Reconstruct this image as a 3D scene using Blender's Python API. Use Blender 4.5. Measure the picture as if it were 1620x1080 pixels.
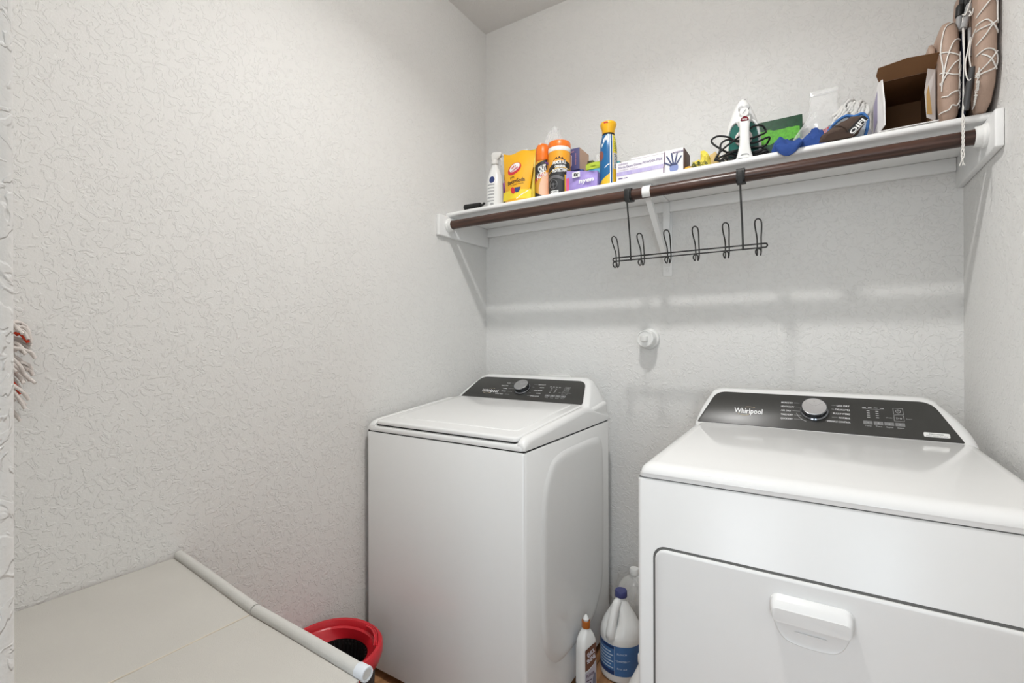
import bpy, bmesh, math, random
from math import sin, cos, pi, radians, sqrt, hypot, atan2
from mathutils import Vector, Matrix, noise as mnoise
random.seed(7)
D = bpy.data
SC = bpy.context.scene
COL = SC.collection
for o in list(D.objects): D.objects.remove(o)

# ------------------------------------------------------------------ room numbers (metres)
XL, XR, YB, ZC = -1.4464, .3956, 2.0317, 2.835      # left wall, right wall, back wall, ceiling
SHZ = 1.835                                          # top of the closet shelf
SHY = 1.715                                          # front edge of the closet shelf

# ------------------------------------------------------------------ camera
cd = D.cameras.new('camera'); cam = D.objects.new('camera', cd); COL.objects.link(cam)
cd.sensor_width = 36; cd.lens = 756.44 / 1620 * 36; cd.shift_y = -2.6 / 1620; cd.clip_start = .02
cam.matrix_world = Matrix.Translation((0, 0, 1.245)) @ Matrix.Rotation(radians(32.37), 4, 'Z') @ \
    Matrix.Rotation(radians(90), 4, 'X') @ Matrix.Rotation(radians(-.148), 4, 'Z')
SC.camera = cam

# ------------------------------------------------------------------ world, lights, exposure
w = D.worlds.new('world'); SC.world = w; w.use_nodes = True
w.node_tree.nodes['Background'].inputs[0].default_value = (.80, .90, 1, 1)
w.node_tree.nodes['Background'].inputs[1].default_value = 1.0
SC.view_settings.view_transform = 'Standard'; SC.view_settings.look = 'None'
SC.view_settings.gamma = 1; SC.view_settings.use_curve_mapping = False
SC.view_settings.exposure = -0.02

def area(name, loc, rot, sx, sy, power, color, shape='RECTANGLE'):
    l = D.lights.new(name, 'AREA'); l.shape = shape; l.size = sx; l.size_y = sy; l.energy = power; l.color = color
    o = D.objects.new(name, l); COL.objects.link(o); o.location = loc; o.rotation_euler = rot
    return o
LX, LY = -.48, .95
area('laundry_lamp_downlight', (LX, LY, ZC - .045), (0, 0, 0), .085, .085, 12.5, (1, .99, .972), 'DISK').data.spread = radians(142)
l = D.lights.new('laundry_lamp_bulb', 'POINT'); l.energy = 9.5; l.shadow_soft_size = .042; l.color = (1, .99, .972)
o = D.objects.new('laundry_lamp_bulb', l); COL.objects.link(o); o.location = (LX, LY, ZC - .052)
area('hall_daylight_and_fill', (1.15, -2.52, 1.5), (radians(90), 0, 0), 1.5, 1.5, 43, (.75, .89, 1))
area('hall_daylight_and_fill', (-1.15, -2.52, 1.5), (radians(90), 0, 0), 1.5, 1.5, 39, (.9, .95, 1))  # added fill light from the left, lifts the shadows and the right wall

# ------------------------------------------------------------------ materials
def lin(h):
    if isinstance(h, str):
        v = [int(h[i:i + 2], 16) / 255 for i in (0, 2, 4)]
        return tuple(c / 12.92 if c <= .04045 else ((c + .055) / 1.055) ** 2.4 for c in v) + (1,)
    return tuple(h) + (1,)
MC = {}
def M(name, col, rough=.5, metal=0, spec=.5, vary=.05, vscale=30, bump=0, bscale=200, coat=0, trans=0, sss=0):
    if name in MC: return MC[name]
    m = D.materials.new(name); MC[name] = m; m.use_nodes = True
    nt = m.node_tree; b = nt.nodes['Principled BSDF']; c = lin(col)
    b.inputs['Roughness'].default_value = rough; b.inputs['Metallic'].default_value = metal
    b.inputs['Specular IOR Level'].default_value = spec
    if coat: b.inputs['Coat Weight'].default_value = coat; b.inputs['Coat Roughness'].default_value = .05
    tc = nt.nodes.new('ShaderNodeTexCoord')
    n = nt.nodes.new('ShaderNodeTexNoise'); n.inputs['Scale'].default_value = vscale; n.inputs['Detail'].default_value = 3
    nt.links.new(tc.outputs['Object'], n.inputs['Vector'])
    mx = nt.nodes.new('ShaderNodeMix'); mx.data_type = 'RGBA'
    mx.inputs[6].default_value = tuple(x * (1 - vary) for x in c[:3]) + (1,)
    mx.inputs[7].default_value = tuple(min(1, x * (1 + vary)) for x in c[:3]) + (1,)
    nt.links.new(n.outputs['Fac'], mx.inputs[0]); nt.links.new(mx.outputs[2], b.inputs['Base Color'])
    if bump:
        n2 = nt.nodes.new('ShaderNodeTexNoise'); n2.inputs['Scale'].default_value = bscale; n2.inputs['Detail'].default_value = 2
        nt.links.new(tc.outputs['Object'], n2.inputs['Vector'])
        bp = nt.nodes.new('ShaderNodeBump'); bp.inputs['Strength'].default_value = bump; bp.inputs['Distance'].default_value = .002
        nt.links.new(n2.outputs['Fac'], bp.inputs['Height']); nt.links.new(bp.outputs[0], b.inputs['Normal'])
    return m

def wall_mat(name, col, strength=.55, scale=30):
    m = D.materials.new(name); MC[name] = m; m.use_nodes = True
    nt = m.node_tree; b = nt.nodes['Principled BSDF']; N = nt.nodes.new; L = nt.links.new
    b.inputs['Base Color'].default_value = lin(col); b.inputs['Roughness'].default_value = .6
    b.inputs['Specular IOR Level'].default_value = .3
    tc = N('ShaderNodeTexCoord')
    n = N('ShaderNodeTexNoise'); n.inputs['Scale'].default_value = scale; n.inputs['Detail'].default_value = 2.5
    n.inputs['Roughness'].default_value = .55; n.inputs['Distortion'].default_value = 1.1
    L(tc.outputs['Object'], n.inputs['Vector'])
    mr = N('ShaderNodeMapRange'); mr.interpolation_type = 'SMOOTHSTEP'
    mr.inputs['From Min'].default_value = .50; mr.inputs['From Max'].default_value = .56
    L(n.outputs['Fac'], mr.inputs['Value'])
    n2 = N('ShaderNodeTexNoise'); n2.inputs['Scale'].default_value = scale * 5; n2.inputs['Detail'].default_value = 2
    L(tc.outputs['Object'], n2.inputs['Vector'])
    ma = N('ShaderNodeMath'); ma.operation = 'MULTIPLY_ADD'; ma.inputs[1].default_value = .45
    L(n2.outputs['Fac'], ma.inputs[0]); L(mr.outputs[0], ma.inputs[2])
    bp = N('ShaderNodeBump'); bp.inputs['Strength'].default_value = strength; bp.inputs['Distance'].default_value = .0016
    L(ma.outputs[0], bp.inputs['Height']); L(bp.outputs[0], b.inputs['Normal'])
    return m

def wood_mat(name, c1, c2, rough=.35, sx=(60, 60, 3), random_tint=False):
    m = D.materials.new(name); MC[name] = m; m.use_nodes = True
    nt = m.node_tree; b = nt.nodes['Principled BSDF']; N = nt.nodes.new; L = nt.links.new
    b.inputs['Roughness'].default_value = rough
    tc = N('ShaderNodeTexCoord'); mp = N('ShaderNodeMapping'); mp.inputs['Scale'].default_value = sx
    L(tc.outputs['Object'], mp.inputs[0])
    n = N('ShaderNodeTexNoise'); n.inputs['Scale'].default_value = 1; n.inputs['Detail'].default_value = 4
    L(mp.outputs[0], n.inputs['Vector'])
    mx = N('ShaderNodeMix'); mx.data_type = 'RGBA'; mx.inputs[6].default_value = lin(c1); mx.inputs[7].default_value = lin(c2)
    mr = N('ShaderNodeMapRange'); mr.inputs['From Min'].default_value = .35; mr.inputs['From Max'].default_value = .65
    L(n.outputs['Fac'], mr.inputs['Value']); L(mr.outputs[0], mx.inputs[0])
    out = mx.outputs[2]
    if random_tint:
        oi = N('ShaderNodeObjectInfo'); hs = N('ShaderNodeHueSaturation'); r2 = N('ShaderNodeMapRange')
        r2.inputs['To Min'].default_value = .75; r2.inputs['To Max'].default_value = 1.2
        L(oi.outputs['Random'], r2.inputs['Value']); L(r2.outputs[0], hs.inputs['Value']); L(out, hs.inputs['Color']); out = hs.outputs[0]
    L(out, b.inputs['Base Color'])
    return m

def film_mat(name, tint=(1, 1, 1), lo=.08, hi=.6, rough=.12):
    m = D.materials.new(name); MC[name] = m; m.use_nodes = True
    nt = m.node_tree; b = nt.nodes['Principled BSDF']; N = nt.nodes.new; L = nt.links.new
    b.inputs['Base Color'].default_value = tuple(tint) + (1,); b.inputs['Roughness'].default_value = rough
    t = N('ShaderNodeBsdfTransparent'); mx = N('ShaderNodeMixShader'); lw = N('ShaderNodeLayerWeight'); lw.inputs[0].default_value = .5
    mr = N('ShaderNodeMapRange'); mr.inputs['To Min'].default_value = lo; mr.inputs['To Max'].default_value = hi
    L(lw.outputs['Facing'], mr.inputs['Value']); L(mr.outputs[0], mx.inputs[0]); L(t.outputs[0], mx.inputs[1]); L(b.outputs[0], mx.inputs[2])
    L(mx.outputs[0], nt.nodes['Material Output'].inputs['Surface'])
    return m

def glow_mat(name, col, s):
    m = D.materials.new(name); MC[name] = m; m.use_nodes = True
    b = m.node_tree.nodes['Principled BSDF']; b.inputs['Base Color'].default_value = lin(col)
    b.inputs['Emission Color'].default_value = lin(col); b.inputs['Emission Strength'].default_value = s
    return m

WALL = wall_mat('wall_paint', (.78, .772, .752), .62, 46)
CEIL = wall_mat('ceiling_paint', (.77, .755, .735), .35, 30)
TRIM = M('trim_white', (.84, .84, .83), .35, vary=.01)
ENAMEL = M('appliance_enamel', (.80, .80, .79), .27, vary=.01)
PLAST = M('appliance_plastic', (.80, .80, .79), .25, vary=.01)
GLOSS = M('glossy_enamel', (.81, .81, .80), .09, vary=.01)
PANEL = M('charcoal_panel', (.040, .039, .036), .34, vary=.06, vscale=12)
GAPM = M('dark_gap', (.02, .02, .02), .8)
GREYGAP = M('grey_gap', (.13, .13, .125), .7)
INK = M('white_ink', (.85, .85, .85), .5, vary=.01)
INKG = M('grey_ink', (.45, .45, .45), .5, vary=.01)
CHROME = M('brushed_chrome', (.72, .72, .73), .28, 1, vary=.06, vscale=90)
DCHROME = M('dark_chrome', (.22, .23, .25), .12, 1)
BLACK = M('black_plastic', (.012, .012, .012), .5, spec=.35)
WIRE = M('black_wire', (.014, .013, .012), .42)
WHITE = M('white_plastic', (.82, .82, .80), .3, vary=.02)
MILK = M('milky_plastic', (.78, .77, .74), .3, vary=.03)
FILM = film_mat('clear_film')
JUGC = film_mat('clear_jug_plastic', (.9, .9, .88), .25, .8, .15)
POLE = wood_mat('stained_wood', '2a1812', '4d3227', .35, (5, 90, 90))
PLANK = wood_mat('plank_wood', '8d6443', 'b98a61', .35, (40, 3, 3), True)

# ------------------------------------------------------------------ mesh builder
class MB:
    def __init__(s): s.v = []; s.f = []; s.m = []; s.mi = 0
    def add(s, vs, fs):
        o = len(s.v); s.v += [tuple(v) for v in vs]
        for f in fs: s.f.append([i + o for i in f]); s.m.append(s.mi)
        return s
    def bm(s, bm):
        bm.verts.ensure_lookup_table(); bm.verts.index_update()
        s.add([v.co[:] for v in bm.verts], [[v.index for v in f.verts] for f in bm.faces]); bm.free(); return s
    def box(s, x0, x1, y0, y1, z0, z1, bev=0, seg=2):
        bm = bmesh.new(); bmesh.ops.create_cube(bm, size=1)
        for v in bm.verts: v.co = ((x0 + x1) / 2 + v.co.x * (x1 - x0), (y0 + y1) / 2 + v.co.y * (y1 - y0), (z0 + z1) / 2 + v.co.z * (z1 - z0))
        if bev: bmesh.ops.bevel(bm, geom=bm.edges[:], offset=bev, segments=seg, affect='EDGES', profile=.5)
        return s.bm(bm)
    def loft(s, rings, cap0=True, cap1=True, closed=True):
        n = len(rings[0]); vs = [p for r in rings for p in r]; fs = []
        for k in range(len(rings) - 1):
            for i in range(n if closed else n - 1):
                j = (i + 1) % n; fs.append([k * n + i, k * n + j, (k + 1) * n + j, (k + 1) * n + i])
        if cap0: fs.append(list(range(n))[::-1])
        if cap1: fs.append([(len(rings) - 1) * n + i for i in range(n)])
        return s.add(vs, fs)
    def lathe(s, prof, n=28, cx=0, cy=0, sx=1, sy=1, axis='z', cap=True):
        R = []
        for r, z in prof:
            ring = []
            for i in range(n):
                a = 2 * pi * i / n; p = (r * cos(a) * sx, r * sin(a) * sy, z)
                if axis == 'x': p = (p[2], p[0], p[1])
                if axis == 'y': p = (p[0], -p[2], p[1])      # axis pointing to -Y
                ring.append((p[0] + cx, p[1] + cy, p[2]))
            R.append(ring)
        return s.loft(R, cap, cap)
    def tube(s, path, r, n=8, closed=False, cap=True, flat=1):
        P = [Vector(p) for p in path]; m = len(P); rr = r if callable(r) else (lambda t: r)
        T = []
        for i in range(m):
            a = P[(i - 1) % m] if (closed or i > 0) else P[i]; b = P[(i + 1) % m] if (closed or i < m - 1) else P[i]
            d = (b - a); T.append(d.normalized() if d.length > 1e-9 else Vector((0, 0, 1)))
        u = T[0].orthogonal().normalized(); rings = []
        for i in range(m):
            u = (u - T[i] * u.dot(T[i])); u = u.normalized() if u.length > 1e-6 else T[i].orthogonal().normalized()
            v = T[i].cross(u); R = rr(i / max(1, m - 1))
            rings.append([tuple(P[i] + (u * cos(2 * pi * k / n) + v * sin(2 * pi * k / n) * flat) * R) for k in range(n)])
        if closed: rings.append(rings[0]); return s.loft(rings, False, False)
        return s.loft(rings, cap, cap)
    def ball(s, c, rx, ry, rz, nu=14, nv=9, amp=0, freq=1, seed=0, flat=None, power=1):
        R = []
        for j in range(nv + 1):
            ph = -pi / 2 + pi * j / nv
            ring = []
            for i in range(nu):
                th = 2 * pi * i / nu; d = Vector((cos(ph) * cos(th), cos(ph) * sin(th), sin(ph)))
                k = 1 + (amp * mnoise.noise(d * freq + Vector((seed * 3.1, seed, -seed))) if amp else 0)
                p = [c[0] + d.x * rx * k, c[1] + d.y * ry * k, c[2] + d.z * rz * k]
                if flat is not None: p[2] = max(p[2], flat)
                ring.append(tuple(p))
            R.append(ring)
        return s.loft(R, True, True)
    def poly(s, mp, pts, h=0): return s.add([mp(x, y, h) for x, y in pts], [list(range(len(pts)))])
    def patch(s, mp, x0, x1, y0, y1, nx=1, ny=1, h=0):
        vs = [mp(x0 + (x1 - x0) * i / nx, y0 + (y1 - y0) * j / ny, h) for j in range(ny + 1) for i in range(nx + 1)]
        return s.add(vs, [[j * (nx + 1) + i, j * (nx + 1) + i + 1, (j + 1) * (nx + 1) + i + 1, (j + 1) * (nx + 1) + i] for j in range(ny) for i in range(nx)])
    def band(s, mp, top, bot, h=0):                      # strip between two polylines
        n = len(top); vs = [mp(x, y, h) for x, y in bot] + [mp(x, y, h) for x, y in top]
        return s.add(vs, [[i, i + 1, n + i + 1, n + i] for i in range(n - 1)])
    def ell(s, mp, cx, cy, rx, ry, h=0, n=24, rot=0, rings=3):
        vs = [mp(cx, cy, h)]; fs = []
        for k in range(1, rings + 1):
            for i in range(n):
                a = 2 * pi * i / n; x, y = rx * cos(a) * k / rings, ry * sin(a) * k / rings
                vs.append(mp(cx + x * cos(rot) - y * sin(rot), cy + x * sin(rot) + y * cos(rot), h))
        for i in range(n):
            j = (i + 1) % n; fs.append([0, 1 + i, 1 + j])
            for k in range(rings - 1): a = 1 + k * n; fs.append([a + i, a + n + i, a + n + j, a + j])
        return s.add(vs, fs)
    def text(s, mp, body, x, y, size, h=0, align='c', rot=0, width=None, bold=0, shear=0):
        V, F, wd = glyphs(body, bold); k = size if not width else width / wd
        ky = size if width else k
        ox = {'c': -wd / 2, 'l': 0, 'r': -wd}[align]; out = []
        for a, b in V:
            px, py = (a + ox + shear * b) * k, (b - .35) * ky
            out.append(mp(x + px * cos(rot) - py * sin(rot), y + px * sin(rot) + py * cos(rot), h))
        return s.add(out, F)
    def xf(s, mat):
        s.v = [tuple(mat @ Vector(v)) for v in s.v]; return s
GC = {}
def glyphs(body, bold=0):
    key = (body, bold)
    if key in GC: return GC[key]
    c = D.curves.new('lettering', 'FONT'); c.body = body; c.size = 1; c.resolution_u = 2; c.offset = bold
    o = D.objects.new('lettering', c); COL.objects.link(o); bpy.context.view_layer.update()
    me = D.meshes.new_from_object(o.evaluated_get(bpy.context.evaluated_depsgraph_get()))
    V = [(v.co.x, v.co.y) for v in me.vertices]; F = [list(p.vertices) for p in me.polygons]
    D.objects.remove(o); D.curves.remove(c); D.meshes.remove(me)
    x0 = min(v[0] for v in V); x1 = max(v[0] for v in V)
    GC[key] = ([(a - x0, b) for a, b in V], F, x1 - x0)
    return GC[key]

def rrect(w, d, r, n=5, cx=0, cy=0):
    P = []
    for qx, qy, a0 in ((1, 1, 0), (-1, 1, 90), (-1, -1, 180), (1, -1, 270)):
        for i in range(n + 1):
            a = radians(a0 + 90 * i / n); P.append((cx + qx * (w / 2 - r) + r * cos(a), cy + qy * (d / 2 - r) + r * sin(a)))
    return P
def plane(o, ex, ey):
    o = Vector(o); ex = Vector(ex).normalized(); ey = Vector(ey).normalized(); n = ex.cross(ey)
    return lambda x, y, h: tuple(o + ex * x + ey * y + n * h)
def cyl(r, a0, sx=1, sy=1):
    rf = r if callable(r) else (lambda z: r)
    def f(x, y, h):
        R = rf(y); a = a0 + x / R
        return ((R + h) * cos(a) * sx, (R + h) * sin(a) * sy, y)
    return f
def interp(tab):
    def f(z):
        if z <= tab[0][0]: return tab[0][1]
        for (a, b), (c, d) in zip(tab, tab[1:]):
            if z <= c: return b + (d - b) * (z - a) / (c - a)
        return tab[-1][1]
    return f
def catmull(P, k=6, closed=False):
    P = [Vector(p) for p in P]; n = len(P); out = []
    for i in range(n if closed else n - 1):
        g = lambda j: P[j % n] if closed else P[max(0, min(n - 1, j))]
        a, b, c, d = g(i - 1), g(i), g(i + 1), g(i + 2)
        for t in range(k):
            t /= k; out.append(tuple(.5 * (2 * b + (c - a) * t + (2 * a - 5 * b + 4 * c - d) * t * t + (3 * b - a - 3 * c + d) * t ** 3)))
    if not closed: out.append(tuple(P[-1]))
    return out

def obj(name, mb, mats, parent=None, smooth=40, world=False, stuff=False):
    me = D.meshes.new(name); vs = mb.v
    if world and parent is not None:
        l = parent.location; r = Matrix.Rotation(-parent.rotation_euler.z, 3, 'Z')
        vs = [tuple(r @ (Vector(v) - l)) for v in vs]
    me.from_pydata(vs, [], mb.f)
    mats = mats if isinstance(mats, (list, tuple)) else [mats]
    for m in mats: me.materials.append(m)
    for p, i in zip(me.polygons, mb.m): p.material_index = i
    bm = bmesh.new(); bm.from_mesh(me); bmesh.ops.remove_doubles(bm, verts=bm.verts, dist=1e-6)
    if stuff is not None and 'letter' not in name and 'print' not in name and 'label' not in name:
        bmesh.ops.recalc_face_normals(bm, faces=bm.faces)
    bm.to_mesh(me); bm.free()
    if smooth:
        me.shade_smooth(); me.set_sharp_from_angle(angle=radians(smooth))
    o = D.objects.new(name, me); COL.objects.link(o)
    if parent is not None: o.parent = parent
    if stuff or any(k in name for k in ('lettering', '_print', 'swoosh', 'barcode', 'striped', 'knob_mark', 'orange_label', 'white_stripe', 'gold_label', 'navy_band')): o['kind'] = 'stuff'
    return o
def thing(name, label, cat, loc=(0, 0, 0), rz=0, group=None):
    o = D.objects.new(name, None); COL.objects.link(o); o.location = loc; o.rotation_euler = (0, 0, rz); o.empty_display_size = .05
    o['label'] = label; o['category'] = cat
    if group: o['group'] = group
    return o
def tag(o, label, cat): o['label'] = label; o['category'] = cat; return o
def struct(name, mb, mat, parent=None, smooth=0):
    o = obj(name, mb, mat, parent, smooth)
    if parent is None: o['kind'] = 'structure'
    return o

# ------------------------------------------------------------------ structure
T = .1
struct('wall_left', MB().box(XL - T, XL, -.02, YB + T, 0, ZC), WALL)
struct('wall_back', MB().box(XL, XR, YB, YB + T, 0, ZC), WALL)
struct('wall_right', MB().box(XR, XR + T, -.02, YB + T, 0, ZC), WALL)
struct('ceiling', MB().box(XL - T, XR + T, -.02, YB + T, ZC, ZC + T), CEIL)
# front wall with the doorway the camera stands in; the left jamb has a rounded plaster corner
b = MB(); DX0, DX1, DH = -.493, .36, 2.06
ring = rrect(DX0 - XL, .1224, .014, 5, (DX0 + XL) / 2, .0412)
b.loft([[(x, y, 0) for x, y in ring], [(x, y, ZC) for x, y in ring]])
b.box(DX1, XR, -.02, .1, 0, ZC); b.box(DX0 - .01, DX1, -.02, .1, DH, ZC)
struct('wall_front', b, WALL, smooth=40)
# hall behind the doorway: lets in daylight by two windows, the left one added as fill
HX0, HX1, HY = -2.2, 2.2, -2.6
b = MB(); wz0, wz1 = .72, 2.28; WINS = ((-1.93, -.37), (.37, 1.93))
for x0, x1 in ((HX0, -1.93), (-.37, .37), (1.93, HX1)): b.box(x0, x1, HY - T, HY, 0, ZC)
for x0, x1 in WINS: b.box(x0, x1, HY - T, HY, 0, wz0); b.box(x0, x1, HY - T, HY, wz1, ZC)
struct('wall_hall_far', b, WALL)
struct('wall_hall_left', MB().box(HX0 - T, HX0, HY - T, -.02, 0, ZC), WALL)
struct('wall_hall_right', MB().box(HX1, HX1 + T, HY - T, -.02, 0, ZC), WALL)
b = MB(); b.box(HX0, XL - T, -.02, .08, 0, ZC); b.box(XR + T, HX1, -.02, .08, 0, ZC)
struct('wall_hall_near', b, WALL)
struct('ceiling_hall', MB().box(HX0 - T, HX1 + T, HY - T, -.0205, ZC, ZC + T), CEIL)
for k, (wx0, wx1) in enumerate(WINS):  # both out of view; the left one is added to carry the fill light
    b = MB()
    for z in (wz0, (wz0 + wz1) / 2 - .02, wz1 - .04): b.box(wx0, wx1, HY - .08, HY - .02, z, z + .04)
    for x in (wx0, wx1 - .04): b.box(x, x + .04, HY - .0801, HY - .0199, wz0, wz1)
    wn = struct('window_%d' % (k + 1), b, TRIM)
    for z in (wz0 + .042, (wz0 + wz1) / 2 + .022): struct('pane', MB().box(wx0 + .042, wx1 - .042, HY - .055, HY - .05, z, z + .735), FILM, wn)
fl = struct('floor', MB().box(HX0 - T, HX1 + T, HY - T, YB + T, -.1, -.012), M('subfloor', (.2, .15, .1), .8))
for i in range(10):                                    # plank floor of the laundry room
    for j in range(3):
        x0 = XL + i * .184; y0 = -.6 + j * .9 + (i % 3) * .21
        struct('plank', MB().box(x0 + .001, x0 + .183, max(-.7, y0) + .001, min(YB, y0 + .9) - .001, -.012, 0, .0015, 1), PLANK, fl)
struct('plank', MB().box(HX0, HX1, HY, -.705, -.012, 0), PLANK, fl)
b = MB()
for x0, x1, y0, y1 in ((XL, XL + .014, .1, YB), (XL + .0145, XR - .0145, YB - .014, YB), (XR - .014, XR, .1, YB)):
    pass
struct('baseboard_left', MB().box(XL, XL + .014, .101, YB - .001, 0, .07, .004), TRIM)
struct('baseboard_back', MB().box(XL + .0145, XR - .0145, YB - .014, YB, 0, .07, .004), TRIM)
struct('baseboard_right', MB().box(XR - .014, XR, .101, YB - .001, 0, .07, .004), TRIM)

# ------------------------------------------------------------------ ceiling light of the laundry room
t = thing('ceiling_light', 'small round white ceiling light in the middle of the laundry ceiling', 'light', (LX, LY, ZC))
obj('ceiling_plate', MB().lathe([(.075, -.0003), (.075, -.005), (.066, -.008)], 40), TRIM, t)
obj('glass_shade', MB().lathe([(.068, -.0085), (.105, -.03), (.112, -.07), (.09, -.11), (.05, -.13), (.001, -.135)], 40, cap=False), film_mat('frosted_glass', (1, .98, .95), .04, .2, .4), t)

# ------------------------------------------------------------------ washer
def appliance_map(xc, yb, zb, yt, zt):
    e = Vector((0, yt - yb, zt - zb)); S = e.length
    return plane((xc, yb, zb), (1, 0, 0), e), S
def console(parent, xl_b, xr_b, xl_t, xr_t, ybase, yb, zb, yt, zt, yback, zbase, pl, name='console'):
    """white control console: upright foot, inclined face, rounded top, flared sides"""
    rings = []; K = 14
    for k in range(K + 1):
        z = zbase + (zt + .012 - zbase) * k / K; u = max(0, (z - zb) / (zt - zb))
        sh = min(1, max(0, (z - zbase) / (zt - zbase))) ** 1.7
        x0 = xl_b + (xl_t - xl_b) * sh; x1 = xr_b + (xr_t - xr_b) * sh
        yf = ybase + (yb - ybase) * min(1, (z - zbase) / max(1e-3, zb - zbase)) if z < zb else yb + (yt - yb) * min(1, u)
        r = .02
        if z > zt: q = (z - zt) / .012; ins = .012 * (1 - sqrt(max(0, 1 - q * q))); x0 += ins * 2; x1 -= ins * 2; yf += ins + .006 * q
        ring = rrect(x1 - x0, yback - yf, r, 4, (x0 + x1) / 2, (yback + yf) / 2)
        rings.append([(x, y, z) for x, y in ring])
    return obj(name, MB().loft(rings), PLAST, parent, 35, True)

W0, W1, WY, WYB, WZ = -1.4244, -.7324, 1.225, 1.917, .9045
WC = (W0 + W1) / 2
t = WASH = thing('washing_machine', 'white top-loading washing machine with a closed lid and dark sloped control panel', 'washing machine', (WC, WY, 0))
b = MB(); ring = rrect(W1 - W0, WYB - WY, .012, 4, WC, (WY + WYB) / 2)
b.loft([[(x, y, z) for x, y in ring] for z in (.032, WZ - .004)] + [[(WC + (x - WC) * .994, y + (.003 if y < 1.5 else -.003), WZ) for x, y in ring]])
obj('cabinet', b, ENAMEL, t, 40, True)
# embossed field pressed into the right side panel
def embossed(x, side, y0, y1, z0, z1, ch):
    pts = [(y0, z0 + ch), (y0, z1 - ch), (y0 + ch * .75, z1), (y1 - ch * .4, z1), (y1, z1 - ch * .5), (y1, z0 + ch), (y1 - ch, z0), (y0 + ch, z0)]
    P = []
    n = len(pts)
    for i in range(n):
        a, p, c = Vector(pts[i - 1]), Vector(pts[i]), Vector(pts[(i + 1) % n])
        for k in range(5):
            q = k / 4; A = p + (a - p) * .3; C = p + (c - p) * .3
            P.append(A * (1 - q) ** 2 + p * 2 * q * (1 - q) + C * q * q)
    cy, cz = (y0 + y1) / 2, (z0 + z1) / 2; R = []
    for ins, h in ((0, 0), (.008, .0045), (.018, .007), (.03, .0075)):
        R.append([(x + side * h, cy + (p.x - cy) * (1 - 2 * ins / (y1 - y0)), cz + (p.y - cz) * (1 - 2 * ins / (z1 - z0))) for p in P])
    return MB().loft(R, False, True)
obj('side_emboss', embossed(W1, 1, 1.325, 1.845, .15, .865, .11), ENAMEL, t, 40, True)
obj('seam', MB().box(W0 + .005, W1 - .005, WY + .004, WYB - .004, WZ, WZ + .0045), GAPM, t, 0, True)
zt = lambda y: .947 + (y - 1.26) * .09
# top panel: nose under the lid, two side rails, lid, lid inset
def slab(x0, x1, y0, y1, z0, top, R, r=.02, seg=5, rtop=None, ch=0):
    rings = [[(x, y, z0) for x, y in rrect(x1 - x0, y1 - y0, r, 5, (x0 + x1) / 2, (y0 + y1) / 2)]]
    for k in range(seg + 1):
        a = pi / 2 * k / seg; ins = R * (1 - cos(a))
        rings.append([(x, y, top(y) - R + R * sin(a)) for x, y in rrect(x1 - x0 - 2 * ins, y1 - y0 - 2 * ins, max(.003, r - ins), 5, (x0 + x1) / 2, (y0 + y1) / 2)])
    return rings
b = MB()
b.loft(slab(W0 + .004, W1 - .004, WY + .001, WYB - .003, WZ + .0045, lambda y: zt(y) - .016, .014, .018))
obj('top_panel', b, PLAST, t, 45, True)
LX0, LX1 = -1.384, -.764
for xa, xb in ((W0 + .001, LX0 - .002), (LX1 + .002, W1 - .001)):
    b = MB(); rings = []
    lo = xa < WC
    for y, h in ((WY + .004, .55), (WY + .012, .78), (WY + .028, .94), (WY + .05, 1), (1.45, 1), (1.68, 1), (1.75, .82), (1.84, .48), (WYB, .28)):
        prof = []; z0 = WZ + .006; H = (zt(y) + .002 - z0) * h; wd = xb - xa; R = .02
        out = [(0, 0), (0, H - R)] + [(R * (1 - cos(pi / 2 * k / 5)), H - R + R * sin(pi / 2 * k / 5)) for k in range(1, 6)] + [(wd - .004, H), (wd, H - .003), (wd, 0)]
        if not lo: out = [(wd - p[0], p[1]) for p in out]
        rings.append([(xa + p[0], y, z0 + p[1]) for p in out])
    obj('side_rail', b.loft(rings), PLAST, t, 50, True)
b = MB(); b.loft(slab(LX0, LX1, 1.231, 1.725, zt(1.231) - .0135, lambda y: zt(y) + .003, .008, .018))
b.v = [(x, y, z if z > zt(y) - .011 else zt(y) - .0105) for x, y, z in b.v]
lid = obj('lid', b, GLOSS, t, 45, True)
b = MB(); b.loft([[(x, y, zt(y) + h) for x, y in rrect(w_, d_, r_, 5, (LX0 + LX1) / 2, 1.50)] for w_, d_, r_, h in ((.545, .41, .02, .0028), (.54, .405, .018, .0052), (.532, .397, .015, .0056))], False, True)
o = obj('lid_inset', b, GLOSS, t, 30, True)
b = MB(); b.box(LX0 + .006, LX1 - .006, 1.236, 1.25, zt(1.24) - .0175, zt(1.24) - .010); obj('lid_gap', b, GAPM, t, 0, True)
mp, S = appliance_map(-1.078, 1.73, .98, 1.855, 1.069)
console(t, W0 + .003, W1 - .003, -1.355, -.797, 1.715, 1.73, .98, 1.855, 1.069, 1.916, .925, None)
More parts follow.
